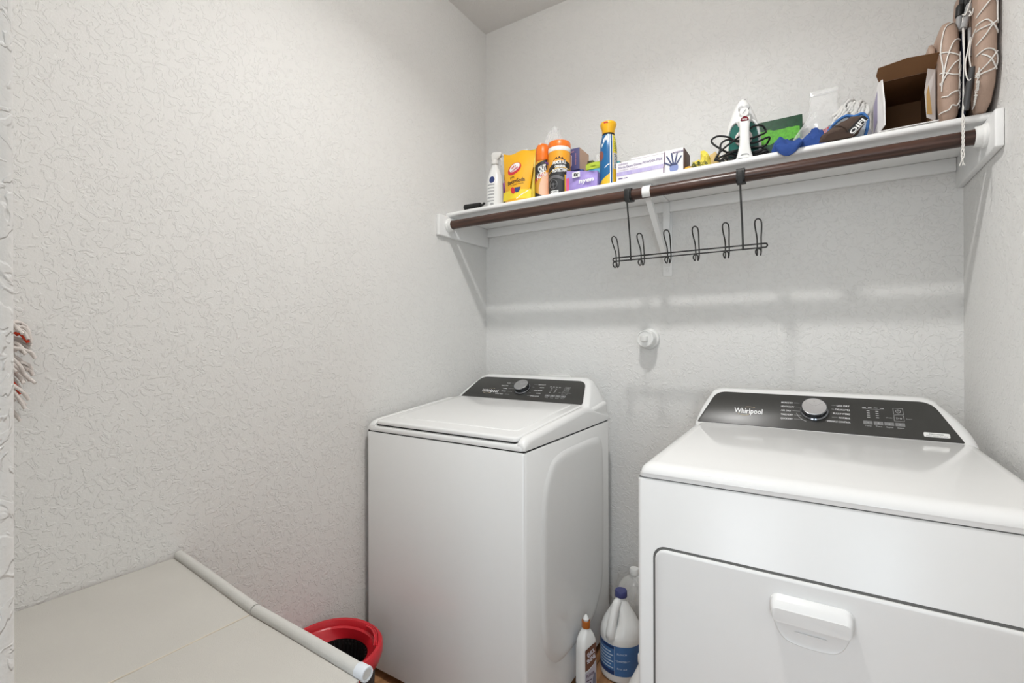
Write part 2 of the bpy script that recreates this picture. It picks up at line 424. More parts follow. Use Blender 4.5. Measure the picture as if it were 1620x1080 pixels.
def panel_shape(parent, mp, bl, br, tr, tl, rb, rt):
    """rounded dark glass panel lying on the inclined console face"""
    pts = [(bl, .002, .006), (br, .002, rb), (tr, rt[0], rt[1]), (tl, rt[0], rt[1])]; P = []
    n = 4
    for i in range(n):
        a, p, c = Vector(pts[i - 1][:2]), Vector(pts[i][:2]), Vector(pts[(i + 1) % n][:2]); r = pts[i][2]
        A = p + (a - p).normalized() * r; C = p + (c - p).normalized() * r
        for k in range(9):
            q = k / 8; P.append(A * (1 - q) ** 2 + p * 2 * q * (1 - q) + C * q * q)
    b = MB(); cx = (bl + br) / 2; cy = .07
    b.loft([[mp(x, y, .0002) for x, y in P], [mp(x, y, .0016) for x, y in P], [mp(cx + (x - cx) * .996, cy + (y - cy) * .985, .0022) for x, y in P]], False, True)
    obj('control_panel', b, PANEL, parent, 30, True)
    return P
panel_shape(t, mp, -.306, .306, .268, -.264, .03, (S + .001, .035))
HP = .0026
def prints(parent, mp, items, brand, sw=None):
    b = MB()
    b.text(mp, 'Whirlpool', brand[0], brand[1], brand[2], HP, 'c', 0, brand[3], .012)
    pts = [(brand[0] + .006 * cos(a) - .004, brand[1] - .016 - .0035 * sin(a) ) for a in [pi * .1 * k for k in range(11)]]
    for s_, x, y, al, wd in items: b.text(mp, s_, x, y, .0085, HP, al, 0, wd, .008)
    obj('panel_lettering', b, INK, parent, 0, True)
    g = MB(); sw = brand[3]; x0 = brand[0]; y0 = brand[1]
    arc = [(x0 - .012 + .017 * cos(a), y0 - .011 + .008 * sin(a)) for a in [pi + pi * k / 10 for k in range(11)]]
    g.tube([mp(x, y, HP) for x, y in arc], .0007, 5)
    arc = [(x0 + .004 + .014 * cos(a), y0 + .014 + .003 * sin(a)) for a in [pi * k / 8 for k in range(9)]]
    g.tube([mp(x, y, HP) for x, y in arc], .0006, 5)
    obj('logo_swoosh', g, M('logo_gold', (.75, .62, .42), .3, .6), parent, 0, True)
def frame_line(b, mp, x0, x1, y0, y1, th=.0009):
    for a in ((x0, x1, y0, y0 + th), (x0, x1, y1 - th, y1), (x0, x0 + th, y0, y1), (x1 - th, x1, y0, y1)): b.patch(mp, *a, 1, 1, HP)
def controls(parent, mp, x, y, s=1):
    """touch keys and lamp scale on the right of the knob"""
    g = MB()
    for k in range(4): g.patch(mp, x + k * .0245 * s, x + k * .0245 * s + .0215 * s, y - .005, y + .0075, 1, 1, HP)
    obj('touch_key_print', g, M('key_grey', (.2, .2, .2), .4), parent, 0, True)
    b = MB()
    for k in range(4):
        b.text(mp, ('Temp', 'Time', 'Signal', 'Steam')[k], x + k * .0245 * s + .011 * s, y - .0105, .006, HP, 'c', 0, .015 * s, .005)
        b.ell(mp, x + k * .0245 * s + .011 * s, y + .0015, .0022, .0035, HP, 8, 0, 1)
    for k in range(4):
        b.patch(mp, x + k * .014, x + k * .014 + .009, y + .056, y + .0585, 1, 1, HP)
    for c in (0, 1):
        for r in range(4): b.patch(mp, x + .010 + c * .021, x + .017 + c * .021, y + .020 + r * .008, y + .0225 + r * .008, 1, 1, HP)
    b.patch(mp, x, x + .052, y + .0522, y + .0528, 1, 1, HP)
    frame_line(b, mp, x + .072 * s, x + .095 * s, y + .038, y + .061); frame_line(b, mp, x + .072 * s, x + .095 * s, y + .013, y + .035)
    cx, cy = x + .0835 * s, y + .05
    b.tube([mp(cx + .0055 * cos(a), cy + .006 * sin(a), HP) for a in [pi * .65 + 2 * pi * .87 * k / 14 for k in range(15)]], .0007, 4)
    b.patch(mp, cx - .0006, cx + .0006, cy, cy + .0075, 1, 1, HP)
    b.text(mp, '\u25b7II', cx, y + .024, .008, HP, 'c', 0, .012, .01)
    b.text(mp, 'Wrinkle', x + .061 * s, y + .024, .005, HP, 'c', 0, .014, 0); b.text(mp, 'Start', x + .106 * s, y + .024, .005, HP, 'c', 0, .013, 0)
    obj('panel_print', b, INKG, parent, 0, True)
def knob(parent, mp, x, y, r, h=.026):
    c = Vector(mp(x, y, 0)); ez = (Vector(mp(x, y, 1)) - c); ex = Vector((1, 0, 0)); ey = ez.cross(ex)
    R = Matrix((ex, ey, ez)).transposed().to_4x4(); R.translation = c
    b = MB().lathe([(r * 1.08, .0015), (r * 1.08, .006), (r * .98, .009), (r, h - .004), (r * .99, h - .001), (r * .93, h)], 40, cap=True).xf(R)
    k = obj('knob', b, DCHROME, parent, 35, True)
    f = MB().lathe([(r * .925, h + .0001), (r * .9, h + .0008), (r * .2, h + .0002)], 40).xf(R)
    obj('knob_face', f, CHROME, parent, 30, True)
    g = MB()
    for a in (radians(35), radians(145)): g.tube([tuple(R @ Vector((q * r * cos(a), q * r * sin(a), h + .0006))) for q in (.05, .85)], .0006, 4)
    g.lathe([(.0014, h), (.0014, h + .0014)], 8, 0, r * .55).xf(Matrix.Identity(4))
    g.v[-16:] = [tuple(R @ Vector(v)) for v in g.v[-16:]]
    obj('knob_mark', g, INKG, parent, 0, True)
knob(t, mp, -.006, .083, .034, .028)
ls = ['BULKY', 'DELICATES', 'NORMAL', 'COLORS', 'QUICK WASH']; rs = ['HEAVY DUTY', 'WHITES', 'CLEAN WASHER', 'TOWELS', 'DRAIN & SPIN']
items = []
for k in range(5):
    y = .116 - k * .0185
    items.append((ls[k], -.083 - (.006 if k in (1, 4) else 0), y, 'r', .007 * len(ls[k]) * .55)); items.append((rs[k], .094, y, 'r', .007 * len(rs[k]) * .5))
prints(t, mp, items, (-.166, .0585, .026, .088))
b = MB()
for k in range(5):
    y = .116 - k * .0185; b.patch(mp, -.078, -.046 - .004 * abs(k - 2), y, y + .0009, 1, 1, HP); b.patch(mp, .036, .054 - k % 2 * .008, y, y + .0009, 1, 1, HP)
obj('dial_line_print', b, INKG, t, 0, True)
controls(t, mp, .120, .049)
obj('foot', MB().lathe([(.02, .001), (.02, .02), (.012, .033)], 16, W0 + .06, WY + .06), BLACK, t, 30, True)
for x, y in ((W1 - .06, WY + .06), (W0 + .06, WYB - .06), (W1 - .06, WYB - .06)):
    obj('foot', MB().lathe([(.02, .001), (.02, .02), (.012, .033)], 16, x, y), BLACK, t, 30, True)

# ------------------------------------------------------------------ dryer
E0, E1, EY, EYB, EZ = -.347, .366, 1.0845, 1.86, .9285
EC = (E0 + E1) / 2
t = thing('clothes_dryer', 'white front-loading clothes dryer with dark sloped control panel beside the right wall', 'dryer', (EC, EY, 0))
b = MB(); ring = rrect(E1 - E0, EYB - EY, .012, 4, EC, (EY + EYB) / 2)
b.loft([[(x, y, z) for x, y in ring] for z in (.032, EZ - .004)] + [[(EC + (x - EC) * .994, y + (.003 if y < 1.5 else -.003), EZ) for x, y in ring]])
obj('cabinet', b, ENAMEL, t, 40, True)
obj('seam', MB().box(E0 + .004, E1 - .004, EY + .004, EYB - .004, EZ, EZ + .003), GREYGAP, t, 0, True)
ztd = lambda y: .962 + (y - 1.1) * .012
rings = [[(x, y, EZ + .003) for x, y in rrect(E1 - E0 - .002, EYB - EY - .001, .02, 5, EC, (EY + EYB) / 2)],
         [(x, y, EZ + .012) for x, y in rrect(E1 - E0 - .002, EYB - EY - .001, .02, 5, EC, (EY + EYB) / 2)]]
for k in range(7):
    a = pi / 2 * k / 6; ins = .034 * (1 - cos(a)); R = .026
    rings.append([(x, y, ztd(y) - R + R * sin(a)) for x, y in rrect(E1 - E0 - .002 - 2 * ins, EYB - EY - 2 * ins, max(.004, .03 - ins * .6), 5, EC, (EY + EYB) / 2)])
obj('top_panel', MB().loft(rings), GLOSS, t, 50, True)
mp, S = appliance_map(0, 1.69, .968, 1.79, 1.061)
console(t, E0 + .004, E1 - .006, -.305, .291, 1.676, 1.69, .969, 1.79, 1.061, EYB - .001, .955, None)
panel_shape(t, mp, -.335, .332, .279, -.289, .006, (S + .003, .032))
knob(t, mp, -.003, .077, .0345, .026)
ls = ['MORE DRY', 'HEAVY DUTY', 'AIR DRY', 'TIMED DRY', 'QUICK DRY']; rs = ['LESS DRY', 'DELICATES', 'BULKY ITEMS', 'NORMAL', 'WRINKLE CONTROL']
lw = [.032, .036, .028, .033, .033]; rw = [.032, .036, .042, .028, .058]; items = []
for k in range(5):
    items.append((ls[k], -.092, .1055 - k * .0162, 'l', lw[k])); items.append((rs[k], .0875, .1052 - k * .0155, 'r', rw[k]))
items = [(a, x, y, al, wd) for a, x, y, al, wd in items]
prints(t, mp, items, (-.185, .061, .030, .083))
b = MB()
for k in range(5):
    y = .1055 - k * .0162; b.patch(mp, -.092 + lw[k] + .003, -.042 + .002 * k, y, y + .0009, 1, 1, HP)
    y = .1052 - k * .0155; b.patch(mp, .042, .0875 - rw[k] - .003, y, y + .0009, 1, 1, HP)
b.tube([mp(-.003 + .048 * cos(a), .077 + .046 * sin(a), HP) for a in [radians(195 + 50 * k / 10) for k in range(11)]], .0008, 4)
obj('dial_line_print', b, INKG, t, 0, True)
controls(t, mp, .118, .047, 1.0)
b = MB(); b.loft([[mp(x, y, h) for x, y in rrect(.054, .015, .003, 3, .277, .0215)] for h in (.0023, .0028)]); obj('sticker', b, WHITE, t, 0, True)
b = MB(); b.text(mp, 'DISCLAIMER', .277, .0235, .005, .0032, 'c', 0, .03, .01); b.text(mp, 'please recycle this label', .277, .0178, .004, .0032, 'c', 0, .044); obj('sticker_lettering', b, M('dark_ink', (.05, .05, .06), .5), t, 0, True)
# door: dark reveal, slab, bow handle over a scooped recess
dx0, dx1, dz0, dz1 = -.3105, .329, .13, .7815
DCX, DCZ = (dx0 + dx1) / 2, (dz0 + dz1) / 2
def rrz(w_, d_, r, y): return [(x, y, z) for x, z in rrect(w_, d_, r, 6, DCX, DCZ)]
obj('door_reveal', MB().loft([rrz(dx1 - dx0, dz1 - dz0, .028, EY + .001), rrz(dx1 - dx0, dz1 - dz0, .028, EY - .0006)]), GREYGAP, t, 30, True)
b = MB(); w_, h_ = dx1 - dx0 - .011, dz1 - dz0 - .011
b.loft([rrz(w_, h_, .023, EY - .0003), rrz(w_, h_, .023, EY - .004), rrz(w_ - .004, h_ - .004, .021, EY - .0062), rrz(w_ - .012, h_ - .012, .018, EY - .007)])
door = obj('door', b, ENAMEL, t, 40, True)
hx0, hx1 = -.077, .060; hc = (hx0 + hx1) / 2; FY = EY - .007
# scoop below the bar, built as a shallow dish rim and its hollow
b = MB(); R = []
sc = [(hx0 + .004, .712), (hx0 + .006, .69), (hx0 + .02, .662), (hx0 + .045, .652), (hx1 - .045, .652), (hx1 - .02, .662), (hx1 - .006, .69), (hx1 - .004, .712)]
sc = [(p[0], p[2]) for p in catmull([(x, 0, z) for x, z in sc], 4)]
for ins, h in ((0, .0002), (.03, .0022), (.07, .0012), (.16, -.0005 + .001), (.3, .0002)):
    R.append([(hc + (x - hc) * (1 - ins), FY - h, .712 + (z - .712) * (1 - ins)) for x, z in sc])
b.loft(R, False, True); hs = obj('handle_scoop', b, ENAMEL, door, 35); 
hs.data.transform(Matrix.Translation(-Vector(t.location)))
b = MB()
b.loft([[(x, FY - y_, z) for x, z in rrect(hx1 - hx0 - dw, h_, r_, 6, hc, zc)] for y_, dw, h_, r_, zc in ((.0004, 0, .046, .016, .7215), (.003, 0, .046, .016, .7215), (.0045, .003, .0445, .0155, .7212), (.012, .004, .042, .0145, .7200), (.018, .006, .0365, .012, .7175), (.0225, .010, .029, .0085, .7140), (.0240, .012, .0265, .007, .7130), (.0245, .014, .0255, .0065, .7130))])
hb = obj('handle', b, PLAST, door, 28); hb.data.transform(Matrix.Translation(-Vector(t.location)))
b = MB(); b.box(-.035, .018, FY - .0035, FY - .001, .676, .6785, .001); hk = obj('catch_rib', b, PLAST, door, 30); hk.data.transform(Matrix.Translation(-Vector(t.location)))
for x, y in ((E0 + .06, EY + .06), (E1 - .06, EY + .06), (E0 + .06, EYB - .06), (E1 - .06, EYB - .06)):
    obj('foot', MB().lathe([(.02, .001), (.02, .02), (.012, .033)], 16, x, y), BLACK, t, 30, True)

# ------------------------------------------------------------------ white outlet box behind the washer
t = thing('outlet_box', 'white recessed plumbing box flange on the back wall just above the washing machine', 'outlet box', (-1.045, YB, 1.0))
b = MB()
for a in ((-.085, .085, .048, .078), (-.085, .085, -.078, -.048), (-.085, -.06, -.048, .048), (.06, .085, -.048, .048)): b.box(a[0], a[1], -.016, -.0005, a[2], a[3], .002)
obj('flange', b, WHITE, t)
obj('screw', MB().lathe([(.003, .0161), (.003, .018), (.001, .0185)], 10, .074, 0, axis='y').xf(Matrix.Translation((0, 0, .066))), GREYGAP, t)

# ------------------------------------------------------------------ round cap on the wall
t = thing('wall_pipe_cap', 'round white plastic pipe cap on the back wall', 'pipe cap', (-.596, YB, 1.248))
obj('escutcheon', MB().lathe([(.0445, .0005), (.0445, .008), (.041, .016), (.036, .019)], 40, axis='y'), WHITE, t)
obj('cap_body', MB().lathe([(.0365, .019), (.0365, .060), (.034, .065), (.031, .066), (.030, .063), (.005, .0625)], 40, axis='y'), WHITE, t)
b = MB(); b.loft([[(x, -.0625, z) for x, z in rrect(.026, .026, .004, 3)], [(x, -.084, z) for x, z in rrect(.022, .022, .003, 3)], [(x, -.086, z) for x, z in rrect(.018, .018, .002, 3)]])
obj('square_nub', b, WHITE, t)

# ------------------------------------------------------------------ closet shelf, pole, bracket
t = thing('closet_shelf', 'long white closet shelf spanning the back wall above both machines', 'shelf', (XL, YB, 1.72))
b = MB(); x0, x1 = XL + .001, XR - .001
prof = [(YB - .0005, SHZ - .02), (SHY + .006, SHZ - .02)] + [(SHY + .006 - .0085 * sin(a) , SHZ - .01 - .01 * cos(a)) for a in [pi * k / 8 for k in range(1, 8)]] + [(SHY + .006, SHZ), (YB - .0005, SHZ)]
b.loft([[(x0, y, z) for y, z in prof], [(x1, y, z) for y, z in prof]]); obj('shelf_board', b, TRIM, t, 40, True)
for xa, xb in ((XL + .0003, XL + .0185), (XR - .0185, XR - .0003)):
    b = MB().box(xa, xb, 1.642, YB - .0005, 1.720, SHZ - .0203, .0035, 3); obj('end_cleat', b, TRIM, t, 40, True)
obj('back_cleat', MB().box(XL + .019, XR - .019, YB - .0185, YB - .0004, 1.772, SHZ - .0203, .003, 2), TRIM, t, 40, True)
RY, RZ, RR = 1.7115, 1.7735, .0195
for xa, d in ((XL + .0186, 1), (XR - .0186, -1)):
    b = MB(); R = []
    for r, x in ((.031, 0), (.031, .006), (.027, .010), (.026, .022), (.0235, .024), (RR + .0012, .0235), (RR + .0012, .006)):
        R.append([(xa + d * x, RY + r * cos(2 * pi * i / 36), RZ + r * sin(2 * pi * i / 36)) for i in range(36)])
    b.loft(R, True, False); obj('pole_socket', b, WHITE, t, 40, True)
b = MB().lathe([(RR, XL + .026), (RR, XR - .026)], 32, RY, 0, axis='x')
b.v = [(x - RY, y + RY, z + RZ) for x, y, z in b.v]
tag(obj('closet_pole', b, POLE, None, 40), 'dark brown wooden closet pole running under the front of the white shelf', 'pole')
t = thing('shelf_bracket', 'white metal shelf bracket screwed to the wall under the middle of the shelf', 'bracket', (-.518, YB, 1.508))
bx = -.518
obj('wall_plate', MB().box(bx - .019, bx + .019, YB - .005, YB - .0005, 1.508, 1.771, .002), TRIM, t, 40, True)
obj('wall_plate_upper', MB().box(bx - .014, bx + .014, YB - .023, YB - .019, 1.70, SHZ - .024, .001), TRIM, t, 40, True)
obj('shelf_arm', MB().box(bx - .012, bx + .012, 1.75, YB - .024, SHZ - .0245, SHZ - .0205, .001), TRIM, t, 40, True)
b = MB(); P = [(1.738, 1.806), (1.752, 1.79), (2.010, 1.585), (2.0255, 1.575), (2.0255, 1.548), (2.008, 1.560), (1.735, 1.775), (1.733, 1.80)]
b.loft([[(bx - .010, y, z) for y, z in P], [(bx + .010, y, z) for y, z in P]]); obj('diagonal_arm', b, TRIM, t, 40, True)
b = MB(); R = []
for k in range(25):
    a = radians(-100 + 250 * k / 24) + pi * .5; c_, s_ = cos(a), sin(a)
    R.append([(bx + .010 + x, RY + r * c_, RZ + r * s_) for x, r in ((-.014, RR + .0004), (-.014, RR + .0034), (.014, RR + .0034), (.014, RR + .0004))])
b.loft(R); obj('pole_hook', b, WHITE, t, 40, True)
for z in (1.533, 1.735):
    obj('screw', MB().lathe([(.007, .0055), (.006, .0075), (.002, .008)], 14, axis='y').xf(Matrix.Translation((bx, YB, z))), TRIM, t, 40, True)

# ------------------------------------------------------------------ wire hook rack hung on the pole
t = thing('hook_rack', 'black wire rack with six double hooks hanging from the brown pole', 'hook rack', (-.375, RY, 1.53))
for hx in (-.574, -.202):
    b = MB(); R = []
    for x in (hx - .0125, hx + .0125):
        pass
    o_ = [(RY + y, RZ + z) for y, z in rrect(.0465, .0455, .010, 3, 0, -.0005)]; i_ = [(RY + y, RZ + z) for y, z in rrect(.0392, .0392, .0185, 3)]
    R = [[(hx - .0125, y, z) for y, z in i_], [(hx - .0125, y, z) for y, z in o_], [(hx + .0125, y, z) for y, z in o_], [(hx + .0125, y, z) for y, z in i_], [(hx - .0125, y, z) for y, z in i_]]
    b.loft(R, False, False); b.box(hx - .008, hx + .008, RY - .027, RY - .0235, RZ - .030, RZ + .012, .001)
    c = obj('pole_clip', b, BLACK, t, 40, True)
    obj('hanger_wire', MB().tube([(hx, RY - .0252, RZ - .0305), (hx + .004, RY - .006, 1.61), (hx + .006, RY - .0035, 1.533)], .003, 8), WIRE, t, 50, True)
ra, rb = -.631, -.133; b = MB(); P = []
for cx, a0 in ((rb, -90), (ra, 90)):
    for k in range(9): a = radians(a0 + 180 * k / 8); P.append((cx + .006 * cos(a), RY, 1.5428 + .0062 * sin(a)))
b.tube(P, .0025, 8, True); obj('rail', b, WIRE, t, 50, True)
for k in range(6):
    hx = -.617 + k * .0935
    L_ = [(-.0058, -.0045, 1.5365), (-.006, -.010, 1.560), (-.0085, -.026, 1.583), (-.0095, -.038, 1.598), (-.0075, -.045, 1.6085), (0, -.048, 1.613)]
    Lw = [(-.0058, -.0045, 1.5365), (-.0056, -.0055, 1.518), (-.005, -.012, 1.507), (-.0052, -.024, 1.504), (-.0075, -.032, 1.511), (-.006, -.035, 1.519), (0, -.036, 1.522)]
    side = [p for p in Lw[::-1]] + L_[1:]
    loop = side + [(-x, y, z) for x, y, z in side[::-1][1:-1]]
    pts = catmull([(hx + x, RY + y, z + .0063) for x, y, z in loop], 4, True)
    obj('hook', MB().tube(pts, .0022, 7, True), WIRE, t, 60, True)

# ================================================================== things on the shelf
ZS = SHZ + .0004
def put(name, label, cat, x, y, rz=0, group=None, z=ZS): return thing(name, label, cat, (x, y, z), radians(rz), group)
def vessel(prof, n=28, sx=1, sy=1): return MB().lathe(prof, n, 0, 0, sx, sy)
NAVY = M('navy_print', (.025, .045, .17), .4); DARKI = M('black_ink', (.02, .02, .022), .5, vary=.02)
YEL = M('bright_yellow', (.85, .43, .012), .38); YEL2 = M('lemon_yellow', (.86, .66, .03), .4); ORG = M('safety_orange', (.85, .19, .015), .35)
ORG2 = M('label_orange', (.85, .36, .02), .38); RED = M('label_red', (.62, .03, .045), .4); PEACH = M('peach_print', (.80, .52, .36), .5)
PURP = M('purple_print', (.16, .07, .33), .4); LPURP = M('lilac_print', (.36, .28, .62), .42, vary=.15, vscale=60)
GRYP = M('grey_print', (.42, .42, .42), .5); WHT = M('white_print', (.83, .83, .81), .45, vary=.01)

# black flat handle lying at the left end
t = put('black_rod', 'black plastic rod with a thicker grip lying flat at the left end of the shelf', 'rod', -1.354, 1.741, 0)
obj('grip', MB().tube([(0, 0, .0152), (.012, 0, .0155), (.06, -.001, .0150), (.085, -.001, .0145)], lambda q: .015 - .003 * q, 16), BLACK, t, 40)
obj('thin_end', MB().tube([(.084, -.001, .0145), (.098, -.002, .014), (.108, .0, .022)], .005, 8), BLACK, t, 30)

# white trigger spray bottle
t = put('spray_bottle', 'white plastic spray bottle with a navy spot and grey striped label, nearest the left corner', 'spray bottle', -1.224, 1.79, 18)
pr_ = [(.030, 0), (.0385, .004), (.0395, .02), (.0385, .10), (.034, .14), (.024, .172), (.015, .190), (.0135, .196), (.0135, .202)]
obj('bottle', vessel(pr_, 28, 1, .72), WHITE, t)
mp = cyl(interp([(a, b) for b, a in pr_]), radians(-115), 1, .72)
b = MB(); b.ell(mp, .008, .128, .013, .015, .0006, 18); obj('navy_spot_label', b, NAVY, t, 30)
b = MB()
for k in range(6): b.patch(mp, -.014, .022, .030 + k * .0145, .036 + k * .0145, 6, 1, .0006)
obj('striped_label', b, GRYP, t, 30)
b = MB()
for k in range(5): b.patch(mp, .004 + k * .003, .0055 + k * .003, .008, .024, 1, 1, .0007)
obj('barcode_label', b, DARKI, t, 0)
obj('collar', vessel([(.016, .2025), (.0165, .2040), (.0155, .2200), (.012, .2220)]), MILK, t)
b = MB(); b.loft([[(x * s_ + dx, y * s_, z) for x, y in rrect(.05, .026, .008, 3)] for z, s_, dx in ((.2225, .5, 0), (.2280, .7, .002), (.2420, 1, .008), (.2520, .95, .01), (.2560, .7, .01))])
b.tube([(.036, 0, .2420), (.046, 0, .2420)], .007, 8)
obj('trigger_head', b, MILK, t); obj('trigger', MB().tube([(.026, 0, .2260), (.032, 0, .2150), (.030, 0, .1950)], lambda q: .005 - .002 * q, 6, flat=1.6), MILK, t)

# dark bottle with purple shoulder behind the pouch
t = put('cleaner_bottle', 'dark bottle with a purple shoulder half hidden behind the yellow pouch', 'bottle', -1.222, 1.885)
obj('bottle', vessel([(.028, 0), (.032, .003), (.032, .075), (.0315, .08)]), M('dark_brown_label', (.03, .018, .02), .4), t)
obj('purple_shoulder', vessel([(.0316, .0805), (.0325, .085), (.031, .115), (.020, .14), (.012, .15), (.012, .158)]), M('purple_plastic', (.32, .05, .42), .35), t)
obj('black_neck', vessel([(.0135, .1585), (.0135, .18), (.010, .19), (.008, .205)]), BLACK, t)
b = MB(); mp = cyl(.0323, radians(-125))
for z, h_ in ((.012, .008), (.028, .014), (.05, .006)): b.patch(mp, -.02, .02, z, z + h_, 6, 1, .0004)
obj('orange_label', b, ORG2, t, 30)

# crumpled clear bag round the spray bottle and behind the pouch
def film_blob(name, label, x, y, rz, dims, seed, amp=.35, fr=2.2, tip=None, mat=FILM, cat='plastic bag'):
    t = put(name, label, cat, x, y, rz); rx, ry, h_ = dims; R = []
    for j in range(17):
        v = j / 16; ring = []
        pr = min(1.15, (1 - v) ** .55 * 2.1) if tip else sin(pi * (.12 + .8 * v)) ** .6
        for i in range(40):
            a = 2 * pi * i / 40; k = pr * (1 + amp * mnoise.noise(Vector((cos(a) * fr, sin(a) * fr, v * 3 + seed))) + .10 * sin(a * 7 + v * 9 + seed) * v)
            ring.append((rx * cos(a) * k + (tip[0] * v * v if tip else 0), ry * sin(a) * k, max(0, h_ * v)))
        R.append(ring)
    obj('film', MB().loft(R, True, True), mat, t, 50); return t
film_blob('clear_bag', 'crumpled clear plastic bag tucked between white spray bottle and yellow pouch', -1.155, 1.95, 0, (.03, .03, .27), 3.3, .5)

# yellow standing pouch
t = put('baking_soda_pouch', 'yellow standing pouch with a red round emblem and a small blue cup', 'pouch', -1.0845, 1.752, 7)
PW0, PW1, PH = .108, .150, .216
def pouch(w0, w1, h_, thick, lean=0):
    def f(x, y, h):              # x,y on the front sheet
        v = y / h_; wd = (w0 + (w1 - w0) * v) / 2; u = max(-1, min(1, x / wd))
        return (x + lean * v, -(thick * (1 - u * u) * (1 - v) ** .55 * .5) - .004 * (1 - abs(u)) * sin(pi * v) - h, y)
    F = [[f((-1 + 2 * i / 14) * (w0 + (w1 - w0) * j / 16) / 2, h_ * j / 16, 0) for i in range(15)] for j in range(17)]
    rings = [r + [(x, -y + .001, z) for x, y, z in r[::-1]] for r in F]
    return f, MB().loft(rings)
f, b = pouch(PW0, PW1, PH, .05, .012)
b.v = [(x, y, z + (.006 * sin(9 * x / .15) if z > PH - .02 else 0)) for x, y, z in b.v]
obj('pouch', b, YEL, t, 60)
b = MB(); b.patch(f, -.0655, .0655, .012, .05, 10, 4, .0005); obj('bright_lower_label', b, YEL2, t, 40)
b = MB(); b.ell(f, -.012, .142, .034, .024, .001, 28, radians(28), 4); obj('emblem_ring_label', b, RED, t, 40)
b = MB(); b.ell(f, -.011, .147, .026, .0165, .0016, 24, radians(28), 3); obj('emblem_centre_label', b, WHT, t, 40)
b = MB(); b.text(f, 'ARM &', -.017, .150, .0125, .0022, 'c', radians(28), .026, .03); b.text(f, 'HAMMER', -.008, .139, .011, .0022, 'c', radians(28), .034, .03)
obj('emblem_lettering', b, RED, t, 0)
b = MB(); b.text(f, 'pure', -.018, .107, .016, .0012, 'c', radians(10), .020, .01); b.text(f, 'BakingSoda', .000, .088, .024, .0012, 'c', radians(8), .080, .03)
b.text(f, 'for Baking & Cleaning', .006, .073, .007, .0012, 'c', radians(8), .058, .01)
obj('pouch_lettering', b, M('brown_ink', (.10, .045, .01), .5), t, 0)
b = MB(); b.poly(f, [(-.002, .058), (.024, .060), (.021, .046), (.016, .038), (.005, .037), (.0, .045)], .0014); obj('cup_label', b, NAVY, t, 0)
b = MB(); b.ell(f, -.010, .047, .010, .016, .0012, 14, .5, 1); obj('red_swirl_label', b, RED, t, 0)
b = MB(); b.band(f, [(.008, .012), (.03, .030), (.058, .052)], [(.010, .009), (.032, .027), (.060, .048)], .001); obj('white_swoosh_label', b, WHT, t, 0)

# second yellow bag behind
t = put('yellow_bag', 'bright lemon-yellow bag peeking over the top right of the baking soda pouch', 'bag', -1.058, 1.825, 4)
f, b = pouch(.085, .075, .245, .05); obj('bag', b, YEL2, t, 60)
obj('white_clip', MB().box(-.034, -.012, -.006, .006, .236, .252, .003), WHITE, t)

# aerosol can, orange cap
t = put('aerosol_can', 'aerosol can with an orange cap, peach swirl and black banner, leaning behind the pouch', 'spray can', -.981, 1.797, 0)
obj('can', vessel([(.030, 0), (.0325, .003), (.0325, .158), (.031, .163), (.029, .166)]), M('can_yellow', (.80, .42, .05), .3, .2), t)
mp = cyl(.0325, radians(-72))
b = MB(); b.ell(mp, .020, .055, .030, .062, .0006, 26, radians(-12), 4); obj('peach_label', b, PEACH, t, 40)
b = MB(); b.band(mp, [(-.044 + .007 * k, .142 + .0028 * k) for k in range(11)], [(-.044 + .007 * k, .082 + .0045 * k) for k in range(11)], .001); obj('banner_label', b, DARKI, t, 40)
b = MB(); b.band(mp, [(-.044 + .007 * k, .040 - .0035 * k) for k in range(10)], [(-.044 + .007 * k, .002) for k in range(10)], .0008); obj('base_label', b, DARKI, t, 40)
b = MB(); b.band(mp, [(.012 + .006 * k, .157) for k in range(8)], [(.012 + .006 * k, .157 - .004 * k) for k in range(8)], .0011); obj('purple_label', b, PURP, t, 40)
b = MB(); b.text(mp, 'OUT', .003, .131, .032, .0016, 'c', radians(18), .036, .06, .12); b.text(mp, 'AUTO', -.002, .103, .03, .0016, 'c', radians(24), .046, .05, .12)
obj('banner_lettering', b, WHT, t, 0)
b = MB(); b.band(mp, [(-.04 + .006 * k, .083 + .0035 * k) for k in range(9)], [(-.04 + .006 * k, .071 + .0035 * k) for k in range(9)], .0012); obj('red_label', b, RED, t, 40)
obj('cap', vessel([(.0305, .1665), (.0315, .168), (.0312, .205), (.029, .225), (.022, .238), (.012, .243), (.001, .2435)]), ORG, t)
obj('nozzle_slot', MB().box(-.004, .004, -.024, -.014, .232, .242, .002), WHITE, t)

# wipes canister
t = put('wipes_canister', 'orange wipes canister with a white ring under its lid and a black arched banner', 'canister', -.8985, 1.79, 0)
obj('canister', vessel([(.043, 0), (.046, .003), (.046, .182)], 36), ORG2, t)
obj('white_ring', vessel([(.0463, .1822), (.0468, .183), (.0468, .199), (.0463, .200)], 36), WHITE, t)
obj('lid', vessel([(.0466, .2005), (.047, .203), (.0468, .220), (.044, .226), (.034, .227), (.033, .224), (.001, .2245)], 36), ORG, t)
mp = cyl(.046, radians(-64))
b = MB(); b.band(mp, [(-.062 + .0078 * k, .108 + .018 * sin(pi * k / 15) + .0016 * k) for k in range(16)], [(-.062 + .0078 * k, .002) for k in range(16)], .0004); obj('black_label', b, DARKI, t, 40)
b = MB(); b.band(mp, [(-.062 + .0078 * k, .0865 + .017 * sin(pi * k / 15) + .0012 * k) for k in range(16)], [(-.062 + .0078 * k, .0835 + .017 * sin(pi * k / 15) + .0012 * k) for k in range(16)], .0009)
b.patch(mp, .022, .055, .002, .083, 5, 1, .0008); obj('gold_label', b, M('label_gold', (.85, .52, .05), .4), t, 40)
